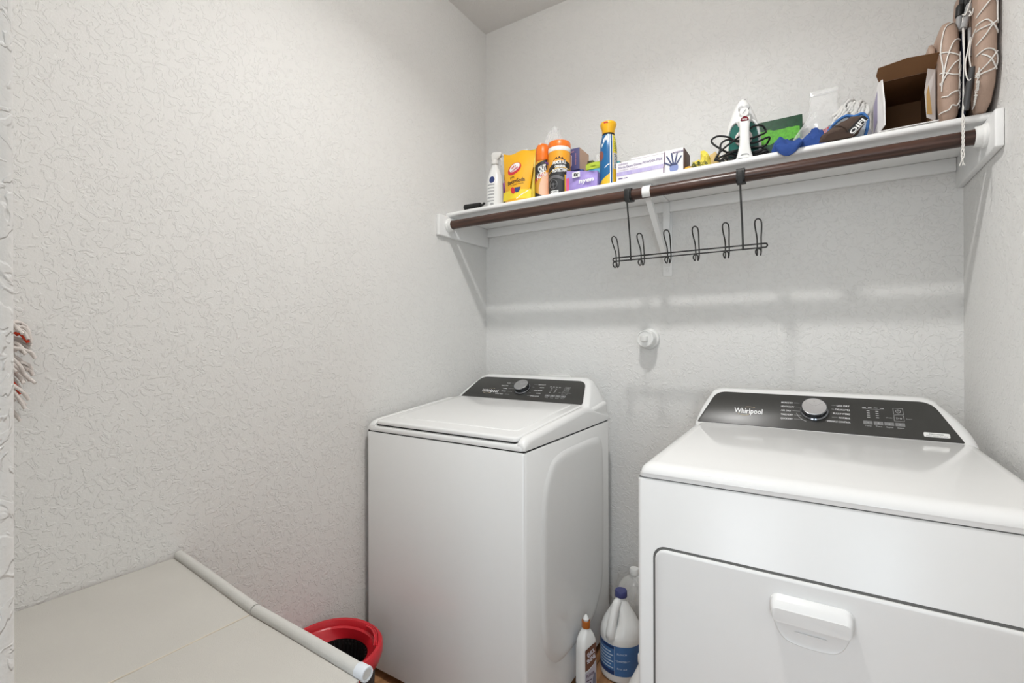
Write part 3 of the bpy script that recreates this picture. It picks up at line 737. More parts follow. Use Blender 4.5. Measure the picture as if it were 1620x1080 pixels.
b = MB(); b.poly(mp, [(-.030, .128), (-.026, .142), (-.018, .147), (-.012, .156), (-.006, .149), (.000, .158), (.006, .150), (.013, .155), (.018, .145), (.026, .144), (.030, .130)], .0009); obj('crest_label', b, DARKI, t, 40)
b = MB(); b.text(mp, 'ARMOR ALL', 0, .1335, .019, .0014, 'c', radians(2), .058, .04); b.text(mp, 'ORIGINAL', .004, .117, .0135, .0012, 'c', radians(3), .046, .05); b.text(mp, 'PROTECTANT', .003, .101, .018, .0012, 'c', radians(3), .066, .05)
b.patch(mp, -.040, -.004, .008, .020, 6, 1, .0012); obj('canister_lettering', b, WHT, t, 0)
b = MB(); b.band(mp, [(-.060 + .0065 * k, .070 + .012 * sin(pi * k / 12)) for k in range(13)], [(-.060 + .0065 * k, .058 + .012 * sin(pi * k / 12)) for k in range(13)], .0008)
b.tube([mp(-.026 + .017 * cos(a), .045 + .019 * sin(a), .0004) for a in [2 * pi * k / 20 for k in range(20)]], .0016, 5, True)
for a in (0, pi, -pi / 2): b.tube([mp(-.026 + q_ * .017 * cos(a), .045 + q_ * .019 * sin(a), .0004) for q_ in (.15, .5, .95)], .0014, 5)
b.ell(mp, -.026, .045, .005, .006, .0012, 14, 0, 1)
obj('dashboard_label', b, M('dash_grey', (.13, .13, .135), .4), t, 40)
b = MB()
for k in range(4): b.patch(mp, .027, .048, .05 + k * .008, .0525 + k * .008, 3, 1, .0012)
b.text(mp, '30 WIPES', -.022, .014, .008, .0016, 'c', 0, .03, .02); obj('small_print', b, DARKI, t, 0)
film_blob('clear_bag', 'clear plastic bag twisted to a peak behind the orange wipes canister', -.957, 1.868, 0, (.045, .019, .345), 1.7, .4, 2.6, (-.006, 0), film_mat('thick_film', (1, 1, 1), .14, .65))

# boxes and packs beside the canister
t = put('blue_carton', 'plain dark blue carton under the navy box, behind the purple pack', 'box', -.868, 1.90, 0)
obj('carton', MB().box(-.018, .047, -.045, .055, 0, .126, .002), M('royal_blue_card', (.02, .05, .25), .45), t)
t = put('navy_box', 'navy box with a pale screen print, standing on the dark blue carton', 'box', -.885, 1.90, 0, None, ZS + .1265)
obj('carton', MB().box(-.002, .05, -.05, .05, 0, .092, .0015), M('indigo_card', (.085, .085, .22), .45), t)
mp = plane((0, -.0503, 0), (1, 0, 0), (0, 0, 1))
b = MB(); b.loft([[mp(x, y, h) for x, y in rrect(.016, .05, .006, 4, .0075, .042)] for h in (0, .0006)]); obj('screen_label', b, M('pale_pink_print', (.62, .45, .45), .5), t, 30)
b = MB()
b.text(mp, 'SMART', .014, .078, .008, .0004, 'c', 0, .025, .02); b.text(mp, 'wireless camera', .032, .045, .008, .0004, 'c', radians(90), .05, .01); obj('box_lettering', b, M('coral_ink', (.65, .3, .28), .5), t, 0)
mp = plane((.0503, 0, 0), (0, 1, 0), (0, 0, 1)); b = MB(); b.patch(mp, -.049, .049, .001, .091, 1, 1, 0); obj('tan_side_label', b, M('tan_print', (.55, .36, .26), .5), t, 0)
t = put('purple_pack', 'purple crinkled plastic pack with a small white square tag', 'pack', -.785, 1.785, 2)
def crinkle(w_, d_, h_, seed, amp=.004, n=18, m=10):
    R = []
    for j in range(m + 1):
        v = j / m; R.append([])
        for i in range(4 * n):
            s_, q = divmod(i, n); q /= n
            x, y = [(-w_ / 2 + w_ * q, -d_ / 2), (w_ / 2, -d_ / 2 + d_ * q), (w_ / 2 - w_ * q, d_ / 2), (-w_ / 2, d_ / 2 - d_ * q)][s_]
            k = .90 + .10 * sin(pi * (.15 + .7 * v)); nz = mnoise.noise(Vector((x * 28 + seed, y * 28, v * 3))) * amp * 2
            R[-1].append((x * k * (1 + nz * 6), y * k + nz, max(0, h_ * v + nz * (v > .5))))
    return MB().loft(R)
b = crinkle(.135, .06, .090, 4); b.v = [(x, y, z * (.90 - 1.7 * x)) for x, y, z in b.v]; obj('wrapper', b, LPURP, t, 35)
mp = plane((0, -.0335, 0), (1, 0, 0), (0, -.05, 1))
b = MB(); b.text(mp, 'nyen', .022, .040, .024, .001, 'c', radians(2), .062, .03, .15); obj('pack_lettering', b, WHT, t, 0)
b = MB(); b.patch(mp, -.036, -.003, .056, .078, 2, 2, .0008); obj('tag_label', b, WHT, t, 0)
b = MB(); b.text(mp, 'EX', -.019, .066, .015, .0016, 'c', radians(-8), .02, .06); obj('tag_lettering', b, DARKI, t, 0)
b = MB(); b.patch(mp, -.062, -.050, .004, .058, 2, 4, .0012); obj('pink_end_label', b, M('hot_pink', (.7, .10, .22), .4), t, 30)
t = put('sponge_pack', 'green, yellow and blue sponge pack in clear wrap behind the purple pack', 'sponge pack', -.757, 1.868, 0)
for name, z, h_, mat, dx in (('blue_sponge', 0, .112, M('sky_sponge', (.12, .42, .62), .7, bump=.4), 0), ('green_sponge', .1125, .026, M('lime_sponge', (.45, .58, .05), .7, bump=.4), -.004)):
    o = obj(name, crinkle(.085, .05, h_, z * 50 + 1, .003, 12, 8), mat, t, 40); o.location = (dx, 0, z)
obj('dark_tab', MB().box(-.042, -.016, -.02, .0, .139, .152, .003), M('olive_dark', (.05, .05, .02), .5), t)
R = []
for j in range(9):
    v = j / 8; R.append([((.036 * cos(a) * (1 - .6 * v * v) * (1 + .2 * sin(3 * a + 4 * v))) + .018, .022 * sin(a) * (1 - .5 * v),   .139 + .042 * v) for a in [2 * pi * i / 24 for i in range(24)]])
obj('clear_wrap', MB().loft(R), FILM, t, 50)

# furniture polish aerosol
t = put('polish_spray', 'tall blue and yellow aerosol polish with a flared yellow spray top', 'spray can', -.684, 1.79, 0)
pf = [(.030, 0), (.0325, .003), (.0325, .115), (.0322, .15), (.0295, .18), (.0245, .200), (.0235, .207)]
obj('can', vessel(pf, 32), M('polish_yellow', (.85, .52, .03), .3), t)
mp = cyl(interp([(b_, a_) for a_, b_ in pf]), radians(-66))
b = MB()
for k in range(1): b.band(mp, [(-.060 + .0045 * q, .207) for q in range(16)], [(-.060 + .0045 * q, .055 + .0035 * q if q < 13 else .10 ) for q in range(16)], .0005)
BLUE = M('polish_blue', (.010, .12, .30), .3); 
b = MB()
for j in range(10):
    z0, z1 = .05 + .0157 * j, .05 + .0157 * (j + 1)
    b.patch(mp, -.06 , .004, z0 if j else .05, z1, 10, 1, .0010)
b.v = [(x, y, z + (.028 * (atan2(y, x) + radians(66)) / 1.2 if z < .051 else 0)) for x, y, z in b.v]
obj('blue_label', b, BLUE, t, 40)
b = MB(); b.patch(mp, .006, .013, .002, .207, 2, 12, .0007); obj('dark_stripe_label', b, M('deep_blue', (.01, .09, .24), .3), t, 40)
b = MB(); b.patch(mp, .0035, .006, .002, .205, 1, 12, .0014); b.patch(mp, .013, .0155, .002, .205, 1, 12, .0009)
b.band(mp, [(-.03, .168), (-.02, .19), (-.008, .204)], [(-.03, .155), (-.02, .172), (-.006, .186)], .0016)
b.band(mp, [(-.016, .076), (-.006, .086), (.002, .09)], [(-.016, .073), (-.006, .082), (.002, .086)], .0016); obj('white_stripe_label', b, WHT, t, 40)
b = MB(); b.patch(mp, .018, .050, .070, .132, 6, 4, .0007); obj('silver_panel_label', b, M('silver_print', (.55, .56, .57), .35), t, 40)
b = MB(); b.patch(mp, .018, .050, .134, .205, 6, 6, .0006); obj('lime_panel_label', b, M('lime_print', (.70, .62, .05), .35), t, 40)
b = MB()
for k in range(9): b.patch(mp, .021, .046, .076 + .006 * k, .0782 + .006 * k, 4, 1, .0011)
for k in range(6): b.patch(mp, .021, .046, .140 + .007 * k, .1425 + .007 * k, 4, 1, .0011)
b.text(mp, '2X', .030, .192, .014, .0012, 'c', 0, .014, .03); obj('fine_print', b, DARKI, t, 0)
b = MB(); b.ell(mp, -.036, .125, .015, .02, .0015, 18, 0, 2); obj('round_label', b, M('rust_print', (.28, .09, .07), .4), t, 40)
obj('black_collar', vessel([(.0238, .2075), (.0242, .209), (.0242, .213), (.023, .214)]), BLACK, t)
obj('spray_top', vessel([(.0225, .2145), (.0235, .216), (.0255, .232), (.031, .245), (.0318, .252), (.029, .258), (.020, .262), (.008, .264)]), M('cap_yellow', (.85, .45, .01), .35), t)
obj('red_nozzle', MB().box(-.007, .010, -.032, -.024, .2475, .2535, .001), RED, t)

# teal box edge
t = put('teal_box', 'narrow teal and black box standing between blue polish and glove box', 'box', -.647, 1.845, 0)
obj('carton', MB().box(-.011, .007, -.05, .05, 0, .105, .0015), M('teal_card', (.03, .25, .28), .45), t)
obj('black_edge', MB().box(.0075, .0115, -.05, .05, .001, .10, .001), BLACK, t)

# disposable glove box
t = put('glove_box', 'white and lilac disposable glove box lying on its side', 'box', -.5165, 1.80, 0)
obj('carton', MB().box(-.124, .058, -.042, .05, 0, .083, .0012), M('pale_lilac_card', (.80, .77, .80), .5, vary=.02), t)
b = MB().box(-.066, .058, -.0424, .05, .0832, .0905, .001); obj('raised_lid', b, M('pale_lilac_card', (0, 0, 0)), t)
obj('end_panel', MB().box(.0595, .123, -.0425, .05, 0, .0905, .0012), M('white_card', (.82, .80, .79), .5, vary=.02), t)
obj('dark_side', MB().box(.1232, .1265, -.040, .05, .0005, .0895, .0005), M('brown_dark_card', (.10, .05, .05), .6), t)
mp = plane((0, -.0427, 0), (1, 0, 0), (0, 0, 1))
b = MB()
cols = [.38, .45, .30, .5, .42, .55, .48, .6, .62]
for k in range(9): b.patch(mp, -.122 + k * .0195, -.1025 + k * .0195, .031, .046, 1, 1, .0002); 
o = obj('lilac_band_label', b, [M('lilac_%d' % k, (.30 + .35 * c, .24 + .36 * c, .55 + .2 * c), .5, vary=.12, vscale=120) for k, c in enumerate(cols)], t, 0)
for k, p in enumerate(o.data.polygons): p.material_index = k
b = MB(); b.text(mp, 'medichoice', -.115, .075, .011, .0004, 'l', 0, .036, .005); b.text(mp, 'Nitrile Exam Gloves POWDER-FREE', -.115, .062, .0125, .0004, 'l', radians(1.5), .165, .012)
b.text(mp, 'non-sterile  textured', -.115, .052, .006, .0004, 'l', 0, .075, 0); b.text(mp, 'McKESSON', .105, .078, .0095, .0012, 'c', 0, .036, .025)
b.patch(mp, -.115, -.098, .019, .023, 1, 1, .0004); b.patch(mp, -.094, -.080, .019, .022, 1, 1, .0004); obj('box_lettering', b, M('violet_ink', (.16, .12, .26), .5), t, 0)
b = MB(); hx = .091
b.ell(mp, hx, .024, .0155, .019, .0008, 16, 0, 1)
obj('palm_label', b, M('hand_blue', (.20, .25, .48), .5), t, 0)
for a, L_ in ((58, .03), (28, .042), (8, .046), (-12, .044), (-34, .036)):
    r_ = radians(a); c_, s_ = sin(r_), cos(r_); x0, y0 = hx - c_ * .012 * 1, .033
    q = MB(); q.poly(mp, [(x0 - .003 * s_, y0 - .003 * c_), (x0 + .003 * s_, y0 + .003 * c_), (x0 + .0024 * s_ - c_ * L_, y0 + .0024 * c_ + s_ * L_), (x0 - .0024 * s_ - c_ * L_, y0 - .0024 * c_ + s_ * L_)], .001)
    obj('finger_label', q, M('hand_navy', (.045, .06, .15), .5), t, 0)
b = MB(); b.band(mp, [(.0555, .0), (.056, .03), (.0585, .05), (.0585, .085)], [(.053, 0), (.0535, .03), (.056, .05), (.056, .085)], .0009); obj('torn_edge_label', b, M('plum_ink', (.14, .05, .12), .5), t, 0)

# yellow dust cloth
def lumpy(w_, d_, h_, seed, amp=.35, fr=2.2, nu=44, nv=18, ridge=.12):
    R = []
    for j in range(nv + 1):
        ph = pi / 2 * j / nv; R.append([])
        for i in range(nu):
            a = 2 * pi * i / nu; d = Vector((cos(a), sin(a), sin(ph)))
            n = mnoise.noise(d * fr + Vector((seed, seed * 2, 0))) * amp + ridge * mnoise.noise(d * fr * 3 + Vector((0, seed, 7)))
            k = (cos(ph) ** .55) * (1 + n)
            R[-1].append((w_ / 2 * cos(a) * k, d_ / 2 * sin(a) * k, max(0, h_ * sin(ph) * (1 + .8 * n))))
    return MB().loft(R)
t = put('dust_cloth', 'crumpled bright yellow microfibre cloth with green and black tufts left of the iron', 'cloth', -.343, 1.80, -4)
CY = M('cloth_yellow', (.83, .68, .10), .95, bump=.9, bscale=500)
b = MB(); R = []
for j in range(15):
    ph = pi / 2 * j / 14; ring = []
    for i in range(48):
        a = 2 * pi * i / 48; d = Vector((cos(a), sin(a), sin(ph))); n = 1 - 2 * abs(mnoise.noise(d * 2.4 + Vector((3, 1, 5)))); n2 = mnoise.noise(d * 7)
        k = cos(ph) ** .5 * (.86 + .16 * n + .06 * n2); ring.append((.036 * cos(a) * k, .036 * sin(a) * k, max(0, (.046 + .03 * cos(a) * (cos(a) > 0)) * sin(ph) * (.8 + .28 * n + .1 * n2))))
    R.append(ring)
obj('cloth', b.loft(R), CY, t, 70)
obj('orange_fold', MB().ball((-.030, -.032, .010), .022, .012, .011, 16, 8, .5, 2, 5, 0), M('cloth_orange', (.82, .42, .05), .95, bump=.6, bscale=500), t, 70)
b = MB()
for k in range(46):
    x = -.022 + .052 * random.random(); y = -.036 - .006 * random.random(); z = .004 + .020 * random.random()
    b.tube([(x, y, z), (x + random.uniform(-.006, .006), y - .003, z + .004), (x + random.uniform(-.009, .009), y, z + .008)], .0010, 4)
obj('dark_tufts', b, M('tuft_green', (.07, .10, .045), .9), t, 60, stuff=True)
obj('tan_fold', MB().ball((.040, .020, .036), .020, .018, .036, 18, 10, .35, 2, 9, 0), M('cloth_tan', (.62, .45, .20), .9), t, 60)

# steam iron standing on its heel
t = put('steam_iron', 'white steam iron standing on its heel with dark green tank windows', 'iron', -.2035, 1.786, 10)
def hw(z):
    if z < .05: return .054 + .006 * sin(pi / 2 * z / .05)
    return .060 * (max(0, 1 - ((z - .05) / .188) ** 1.75)) ** .62
def outline(s, y, z0=.004, z1=.2375, dz=0, tip=1):
    zz = [z0 + (z1 - z0) * (1 - (1 - k / 16) ** 1.4) for k in range(17)]
    L_ = [(-hw(z) * s, z) for z in zz]; P = L_ + [(-x, z) for x, z in L_[::-1][1:]]
    zc = .09
    return [(x, y, zc + (z - zc) * (1 - (1 - s) * .6) + dz) for x, z in P]
b = MB(); b.loft([outline(1, .052), outline(1, .047)]); obj('soleplate', b, CHROME, t, 30)
b = MB(); b.loft([outline(1.0, .0465), outline(1.0, .042), outline(.97, .030), outline(.90, .014), outline(.80, .004), outline(.62, -.002)]); obj('body', b, WHITE, t, 40)
obj('tip_mark', MB().box(-.002, .010, .034, .0415, .226, .2365, .002), BLACK, t, 30)
TEAL = M('tank_green', (.035, .15, .125), .15, vary=.2)
for sgn in (-1, 1):
    P = [(.013, .018), (.013, .134), (.024, .139), (.036, .128), (.043, .10), (.046, .06), (.046, .018)]
    P = [(sgn * x, z) for x, z in P]; b = MB()
    b.loft([[(x, .012 - .004, z) for x, z in P], [(x, -.004, z) for x, z in P], [(sgn * .03 + (x - sgn * .03) * .92, -.0055, .075 + (z - .075) * .97) for x, z in P]]); obj('tank_window', b, TEAL, t, 35)
    b = MB(); b.tube(catmull([(sgn * .012, -.004, .128), (sgn * .018, -.007, .141), (sgn * .028, -.007, .142), (sgn * .040, -.004, .128), (sgn * .049, .006, .095), (sgn * .051, .014, .05)], 4), .0042, 8); obj('window_rim', b, WHITE, t, 50)
obj('thermostat_dial', MB().lathe([(.0265, .006), (.0265, .014), (.022, .018), (.002, .0185)], 28, axis='y').xf(Matrix.Translation((0, 0, .085))), M('dial_pinkwhite', (.72, .62, .60), .35), t)
# handle: from the nose forward and down to the heel
R = []
for (y, z, wx, wy) in ((.000, .168, .017, .014), (-.012, .163, .0185, .016), (-.030, .153, .019, .017), (-.045, .138, .0175, .016), (-.0525, .118, .0155, .0135), (-.054, .10, .0145, .0125), (-.055, .07, .0145, .0125), (-.055, .045, .0155, .013), (-.052, .025, .019, .015), (-.048, .010, .0235, .018), (-.047, .001, .0265, .020)):
    R.append([(x, y + yy, z + yy * (.7 if z > .133 else .15 if z > .11 else 0)) for x, yy in rrect(wx * 2, wy * 2, min(wx, wy) * .75, 4)])
b = MB(); b.loft(R); b.v = [(x, y, max(z, .0005)) for x, y, z in b.v]; obj('handle', b, WHITE, t, 50)
obj('heel', MB().box(-.044, .044, -.030, .040, .0005, .012, .004), WHITE, t)
for x in (-.0085, .0085):
    obj('button', MB().lathe([(.0085, .018), (.0088, .030), (.007, .0355), (.002, .0365)], 20, axis='y').xf(Matrix.Translation((x, 0, .178))), M('button_grey', (.50, .50, .50), .35), t)
obj('spray_dial', MB().lathe([(.015, .030), (.0152, .044), (.0135, .0475), (.002, .048)], 28, axis='y').xf(Matrix.Translation((0, 0, .158))), WHITE, t)
b = MB(); b.ell(plane((0, -.0488, .158), (1, 0, 0), (0, 0, 1)), 0, 0, .0095, .0015, 0, 12, .9, 1); obj('dial_mark_label', b, GRYP, t, 0)
b = MB(); b.loft([[(x * s_, -.0632 - h, .127 + z * s_) for x, z in [(.0125 * cos(a), .0078 * sin(a) - .002 * cos(2 * a)) for a in [2 * pi * k / 24 for k in range(24)]]] for s_, h in ((1, 0), (.95, .0018))]); obj('badge', b, M('badge_maroon', (.17, .01, .02), .25), t, 30)
b = MB(); b.text(plane((0, -.0653, .127), (1, 0, 0), (0, 0, 1)), 'IRON', 0, -.0005, .0065, 0, 'c', 0, .014, .02); obj('badge_lettering', b, WHT, t, 0)
b = MB(); frame_ = plane((0, -.0675, .012), (1, 0, 0), (0, 0, 1)); b.tube([frame_(.012 * cos(a), .005 * sin(a) - .004, 0) for a in [pi * k / 8 for k in range(9)]], .001, 5); obj('heel_mark', b, GRYP, t, 0)
# cord wound round the iron
b = MB()
pts = [(.010, .02, .012), (.07, -.01, .014), (.085, -.035, .016), (.03, -.022, .022), (-.03, -.024, .030), (-.075, -.045, .050), (-.100, -.042, .078), (-.083, -.040, .093), (-.05, -.040, .086), (-.03, -.030, .075), (-.012, -.030, .072),
       (.02, -.028, .074), (.06, -.012, .09), (.068, .004, .105), (.055, -.008, .119), (.03, -.024, .115), (.01, -.030, .10), (-.03, -.038, .072), (-.06, -.048, .048), (-.082, -.054, .024), (-.09, -.055, .006)]
obj('cord', MB().tube(catmull(pts, 6), .0033, 7), BLACK, t, 60)
pts = [(-.088, -.052, .008), (-.074, -.050, .040), (-.07, -.046, .064), (-.05, -.042, .076), (-.02, -.034, .068), (.03, -.030, .058), (.075, -.015, .075), (.07, .006, .06), (.05, -.005, .05), (.0, -.03, .045), (-.05, -.050, .026), (-.085, -.056, .010), (-.06, -.050, .004)]
obj('cord', MB().tube(catmull(pts, 6), .0033, 7), BLACK, t, 60)
for s_ in range(5):
    a0 = s_ * 1.3; pts = []
    for k in range(10):
        a = a0 + 2 * pi * k / 10; pts.append((.004 + (.078 - .006 * s_) * cos(a), -.004 + .045 * sin(a) * (-1 if s_ % 2 else 1) - .010, .010 + .007 * s_ + .006 * sin(a * 2 + s_)))
    pts = [p if p[1] > -.028 or abs(p[0]) > .03 else (p[0], -.026, p[2]) for p in pts]
    obj('cord_coil', MB().tube(catmull(pts, 4, True), .0034, 6, True), BLACK, t, 60)

# green box against the wall
t = put('green_box', 'dark green box with a bright grass picture, behind the iron', 'box', -.108, 1.992, 0)
obj('carton', MB().box(-.077, .072, -.03, .03, 0, .200, .002), M('green_card', (.012, .065, .028), .6, vary=.5, vscale=90), t)
mp = plane((0, -.0302, 0), (1, 0, 0), (0, 0, 1))
b = MB(); b.band(mp, [(-.074 + .0115 * k, .158 + .010 * random.random()) for k in range(13)], [(-.074 + .0115 * k, .122 - .012 * random.random()) for k in range(13)], .0004); obj('grass_label', b, M('grass_print', (.10, .42, .02), .5, vary=.6, vscale=120), t, 0)
# black metal rods lying behind the iron
t = put('black_rods', 'bundle of thin black rods lying on the shelf right of the iron', 'rods', -.065, 1.855, 2)
for k, (y, z, L_) in enumerate(((.0, .007, .075), (.018, .008, .085), (-.012, .021, .08), (.010, .022, .07), (.001, .034, .06))):
    obj('rod', MB().tube([(-L_ * .9, y, z), (L_ * .5, y + .004, z + .001), (L_ * .92, y + .008, z + .0015)], .0065, 8), BLACK, t, 50)

# zip bag
t = put('zip_bag', 'large clear zip bag with a pink item inside, standing behind the blue cloth', 'plastic bag', .006, 1.918, -3)
R = []
for j in range(19):
    v = j / 18; z = .247 * v; c_ = -.045 + .065 * min(1, v * 1.5); wd = (.088 - .048 * min(1, v * 1.35)) if v < .75 else .040
    th = .028 * (1 - v) ** .7 + .0015
    R.append([(c_ + wd * cos(a) * (1 + .10 * mnoise.noise(Vector((cos(a) * 2, v * 6, 1)))), th * sin(a) * (1 + .5 * mnoise.noise(Vector((a * 1.5, v * 7, 4)))), z) for a in [2 * pi * i / 40 for i in range(40)]])
obj('film', MB().loft(R), MC['thick_film'], t, 50)
b = MB().box(-.019, .059, -.0035, .0035, .230, .2345, .001); obj('zip_strip', b, film_mat('zip_film', (.95, .95, .95), .35, .7), t, 30)
b = MB()
for k in range(3): b.tube([(.018 + .003 * k, -.012, .03), (.019 + .002 * k, -.010, .105 - .004 * k), (.030, -.010, .112 - .005 * k), (.036, -.008, .08), (.034, -.008, .03)], .0065, 8)
obj('pink_item', b, M('pink_plastic', (.68, .16, .20), .4), t, 50)
obj('grey_item', MB().ball((.045, 0, .10), .024, .012, .022, 14, 8, .5, 2, 4), M('grey_plastic', (.22, .23, .23), .4), t, 50)
obj('beige_item', MB().ball((.038, -.012, .05), .030, .016, .034, 14, 8, .3, 2, 6), M('beige_plastic', (.62, .47, .40), .5), t, 50)

# blue cloth hanging over the shelf edge
t = put('blue_cloth', 'crumpled royal blue cloth flopping over the front edge of the shelf', 'cloth', -.0435, 1.742, 0)
NB = 30; g = []
BC = M('cloth_blue', (.018, .058, .235), .9, bump=.35, bscale=500)
R = []
env = interp([(-.075, .020), (-.066, .046), (-.052, .056), (-.035, .044), (-.012, .040), (.012, .046), (.035, .062), (.052, .072), (.064, .060), (.073, .022)])
NX, NY = 44, 20
def crump(x, v):
    y = -.010 + .075 * v; p = Vector((x * 17, y * 22, 2.0))
    r1 = 1 - 2 * abs(mnoise.noise(p)); r2 = 1 - 2 * abs(mnoise.noise(p * 2.1 + Vector((5, 2, 0)))); r3 = 1 - 2 * abs(mnoise.noise(Vector((x * 45 + y * 40, y * 12, 9))))
    e = env(x) * (sin(pi * min(1, max(0, v * .93 + .06)))) ** .35
    return (x + .006 * mnoise.noise(p * 1.3), y + .008 * mnoise.noise(p * 1.1 + Vector((0, 7, 0))), max(.004, e * (.50 + .34 * r1 + .16 * r2 + .16 * r3)))
V = [crump(-.075 + .148 * i / NX, j / NY) for j in range(NY + 1) for i in range(NX + 1)]; n = len(V)
V += [(x, y, .0003) for x, y, z in V]; fs = []
for j in range(NY):
    for i in range(NX):
        a = j * (NX + 1) + i; fs += [[a, a + 1, a + NX + 2, a + NX + 1], [n + a, n + a + NX + 1, n + a + NX + 2, n + a + 1]]
edge = [i for i in range(NX + 1)] + [j * (NX + 1) + NX for j in range(1, NY + 1)] + [NY * (NX + 1) + i for i in range(NX - 1, -1, -1)] + [j * (NX + 1) for j in range(NY - 1, 0, -1)]
for k in range(len(edge)): a, c = edge[k], edge[(k + 1) % len(edge)]; fs.append([a, n + a, n + c, c])
b = MB(); b.add(V, fs); obj('cloth', b, BC, t, 28)
# hanging flap over the edge
b = MB(); V = []; fs = []; nx, ny = 16, 8
for s_ in (0, 1):
    for j in range(ny + 1):
        for i in range(nx + 1):
            u = i / nx; v = j / ny; x = -.060 + .072 * u; drop = .030 * sin(pi * min(1, u * 1.05)) ** .7
            if v < .4: y = -.004 - .030 * v / .4; z = .022 - .007 * v / .4 + .004 * sin(u * 9)
            else: q = (v - .4) / .6; y = -.0345 - .004 * sin(pi * q); z = .016 - q * (drop + .010)
            y -= .0035 * (1 - s_) + .005 * abs(sin(u * 7 + v * 3)) * v * (1 if v < .5 else .4)
            V.append((x, y, z))
m_ = (nx + 1) * (ny + 1)
for j in range(ny):
    for i in range(nx):
        a = j * (nx + 1) + i; fs.append([a, a + 1, a + nx + 2, a + nx + 1]); fs.append([m_ + a, m_ + a + nx + 1, m_ + a + nx + 2, m_ + a + 1])
edge = [i for i in range(nx + 1)] + [j * (nx + 1) + nx for j in range(1, ny + 1)] + [ny * (nx + 1) + i for i in range(nx - 1, -1, -1)] + [j * (nx + 1) for j in range(ny - 1, 0, -1)]
for k in range(len(edge)): a, c = edge[k], edge[(k + 1) % len(edge)]; fs.append([a, m_ + a, m_ + c, c])
b.add(V, fs); obj('hanging_flap', b, BC, t, 35)
# white and blue cap with a brown cap in front
t = put('cloth_hat', 'white cloth hat with a blue trimmed edge, beside the open carton', 'hat', .087, 1.832, 0)
R = []
for j in range(13):
    ph = pi / 2 * j / 12; R.append([((.062 + .004 * cos(2 * a)) * cos(a) * cos(ph) ** .7 * (1 + .05 * mnoise.noise(Vector((cos(a) * 2, sin(a) * 2, ph * 2)))), .055 * sin(a) * cos(ph) ** .7, .098 * sin(ph) + .004 * sin(5 * a) * cos(ph) * (ph > .2)) for a in [2 * pi * i / 36 for i in range(36)]])
obj('crown', MB().loft(R), M('white_cotton', (.78, .78, .79), .9, bump=.3, bscale=400), t, 60)
pts = [(-.067, -.052, .012), (-.055, -.056, .045), (-.034, -.060, .072), (-.008, -.063, .086), (.014, -.062, .080), (.034, -.060, .084), (.047, -.058, .066), (.046, -.056, .040), (.040, -.054, .014)]
obj('blue_trim', MB().tube(catmull(pts, 5), .0042, 8), M('trim_blue', (.05, .17, .45), .8), t, 60)
cp = catmull(pts, 5); b = MB(); b.loft([[(x, y + .003, z) for x, y, z in cp], [(x * .9 - .001, y + .018, max(.006, z * .9)) for x, y, z in cp]], True, True); obj('lining', b, M('pale_lining', (.62, .66, .70), .9), t, 60)
t = put('baseball_cap', 'dark brown cap with a black band and white letters, in front of the white hat', 'cap', .074, 1.7455, 0)
BR = M('brown_cotton', (.075, .048, .036), .9, bump=.4, bscale=400, vary=.15)
R = []
CP = ((-.060, .015, .018, .016), (-.054, .022, .024, .021), (-.040, .027, .026, .026), (-.020, .033, .027, .033), (.0, .038, .027, .040), (.018, .039, .026, .044), (.032, .034, .024, .045), (.041, .025, .019, .044), (.046, .010, .010, .043))
xs = [a for a, *_ in CP]; fr_, fy_, fz_ = (interp([(c[0], c[q]) for c in CP]) for q in (1, 2, 3))
cat = catmull([(c[1], c[2], c[3]) for c in CP], 5); catx = [p[0] for p in catmull([(c[0], 0, 0) for c in CP], 5)]
for x, (rz_, ry, zc) in zip(catx, cat):
    R.append([(x + .006 * sin(a), ry * cos(a) * (1 + .10 * mnoise.noise(Vector((x * 25, cos(a) * 2, sin(a) * 2)))), max(.0006, .86 * zc + .80 * rz_ * sin(a) * (1 + .10 * mnoise.noise(Vector((x * 38, cos(a) * 1.5, sin(a) * 3)))) + .0012 * sin(x * 260 + 3 * cos(a)))) for a in [2 * pi * i / 40 for i in range(40)]])
obj('crown', MB().loft(R), BR, t, 60)
obj('hat_opening', MB().ball((-.0535, -.0035, .0165), .009, .0185, .0145, 18, 10), M('brown_underside', (.045, .026, .018), .9), t, 60)
obj('seam', MB().tube(catmull([(-.030, -.0215, .0475), (-.010, -.0285, .040), (.004, -.0295, .028), (.012, -.0275, .012)], 5), .0012, 5), M('brown_underside', (0, 0, 0)), t, 60)
P = [(-.050, .004), (-.042, .022), (-.020, .028), (.010, .016), (.024, .006)]
b = MB(); b.band(plane((0, -.0262, 0), (1, 0, 0), (0, 0, 1)), [(-.050, .008), (-.044, .030), (-.028, .034), (-.004, .026), (.026, .010)], [(-.052, .001), (-.05, .001), (-.028, .001), (-.004, .001), (.012, .003)], 0)
b2 = MB().loft([[(x, -.0262, z) for x, z in P + [(.02, .0012), (-.05, .0012)]], [(x * 1.0, -.030, z * .9 + .001) for x, z in P + [(.02, .0012), (-.05, .0012)]]]); obj('peak', b2, M('brown_underside', (.045, .026, .018), .9), t, 40)
mp = plane((.030, -.0275, .030), (.70, -.06, .71), (-.71, -.10, .70))
b = MB(); b.loft([[mp(x, y, h) for x, y in rrect(.060, .021, .005, 3)] for h in (-.004, .001)]); obj('band', b, BLACK, t, 40)
b = MB(); b.text(mp, 'OIFI', 0, -.001, .017, .0016, 'c', 0, .046, .03); b.patch(mp, -.028, .028, -.0098, -.0086, 1, 1, .0016); obj('band_lettering', b, WHT, t, 0)

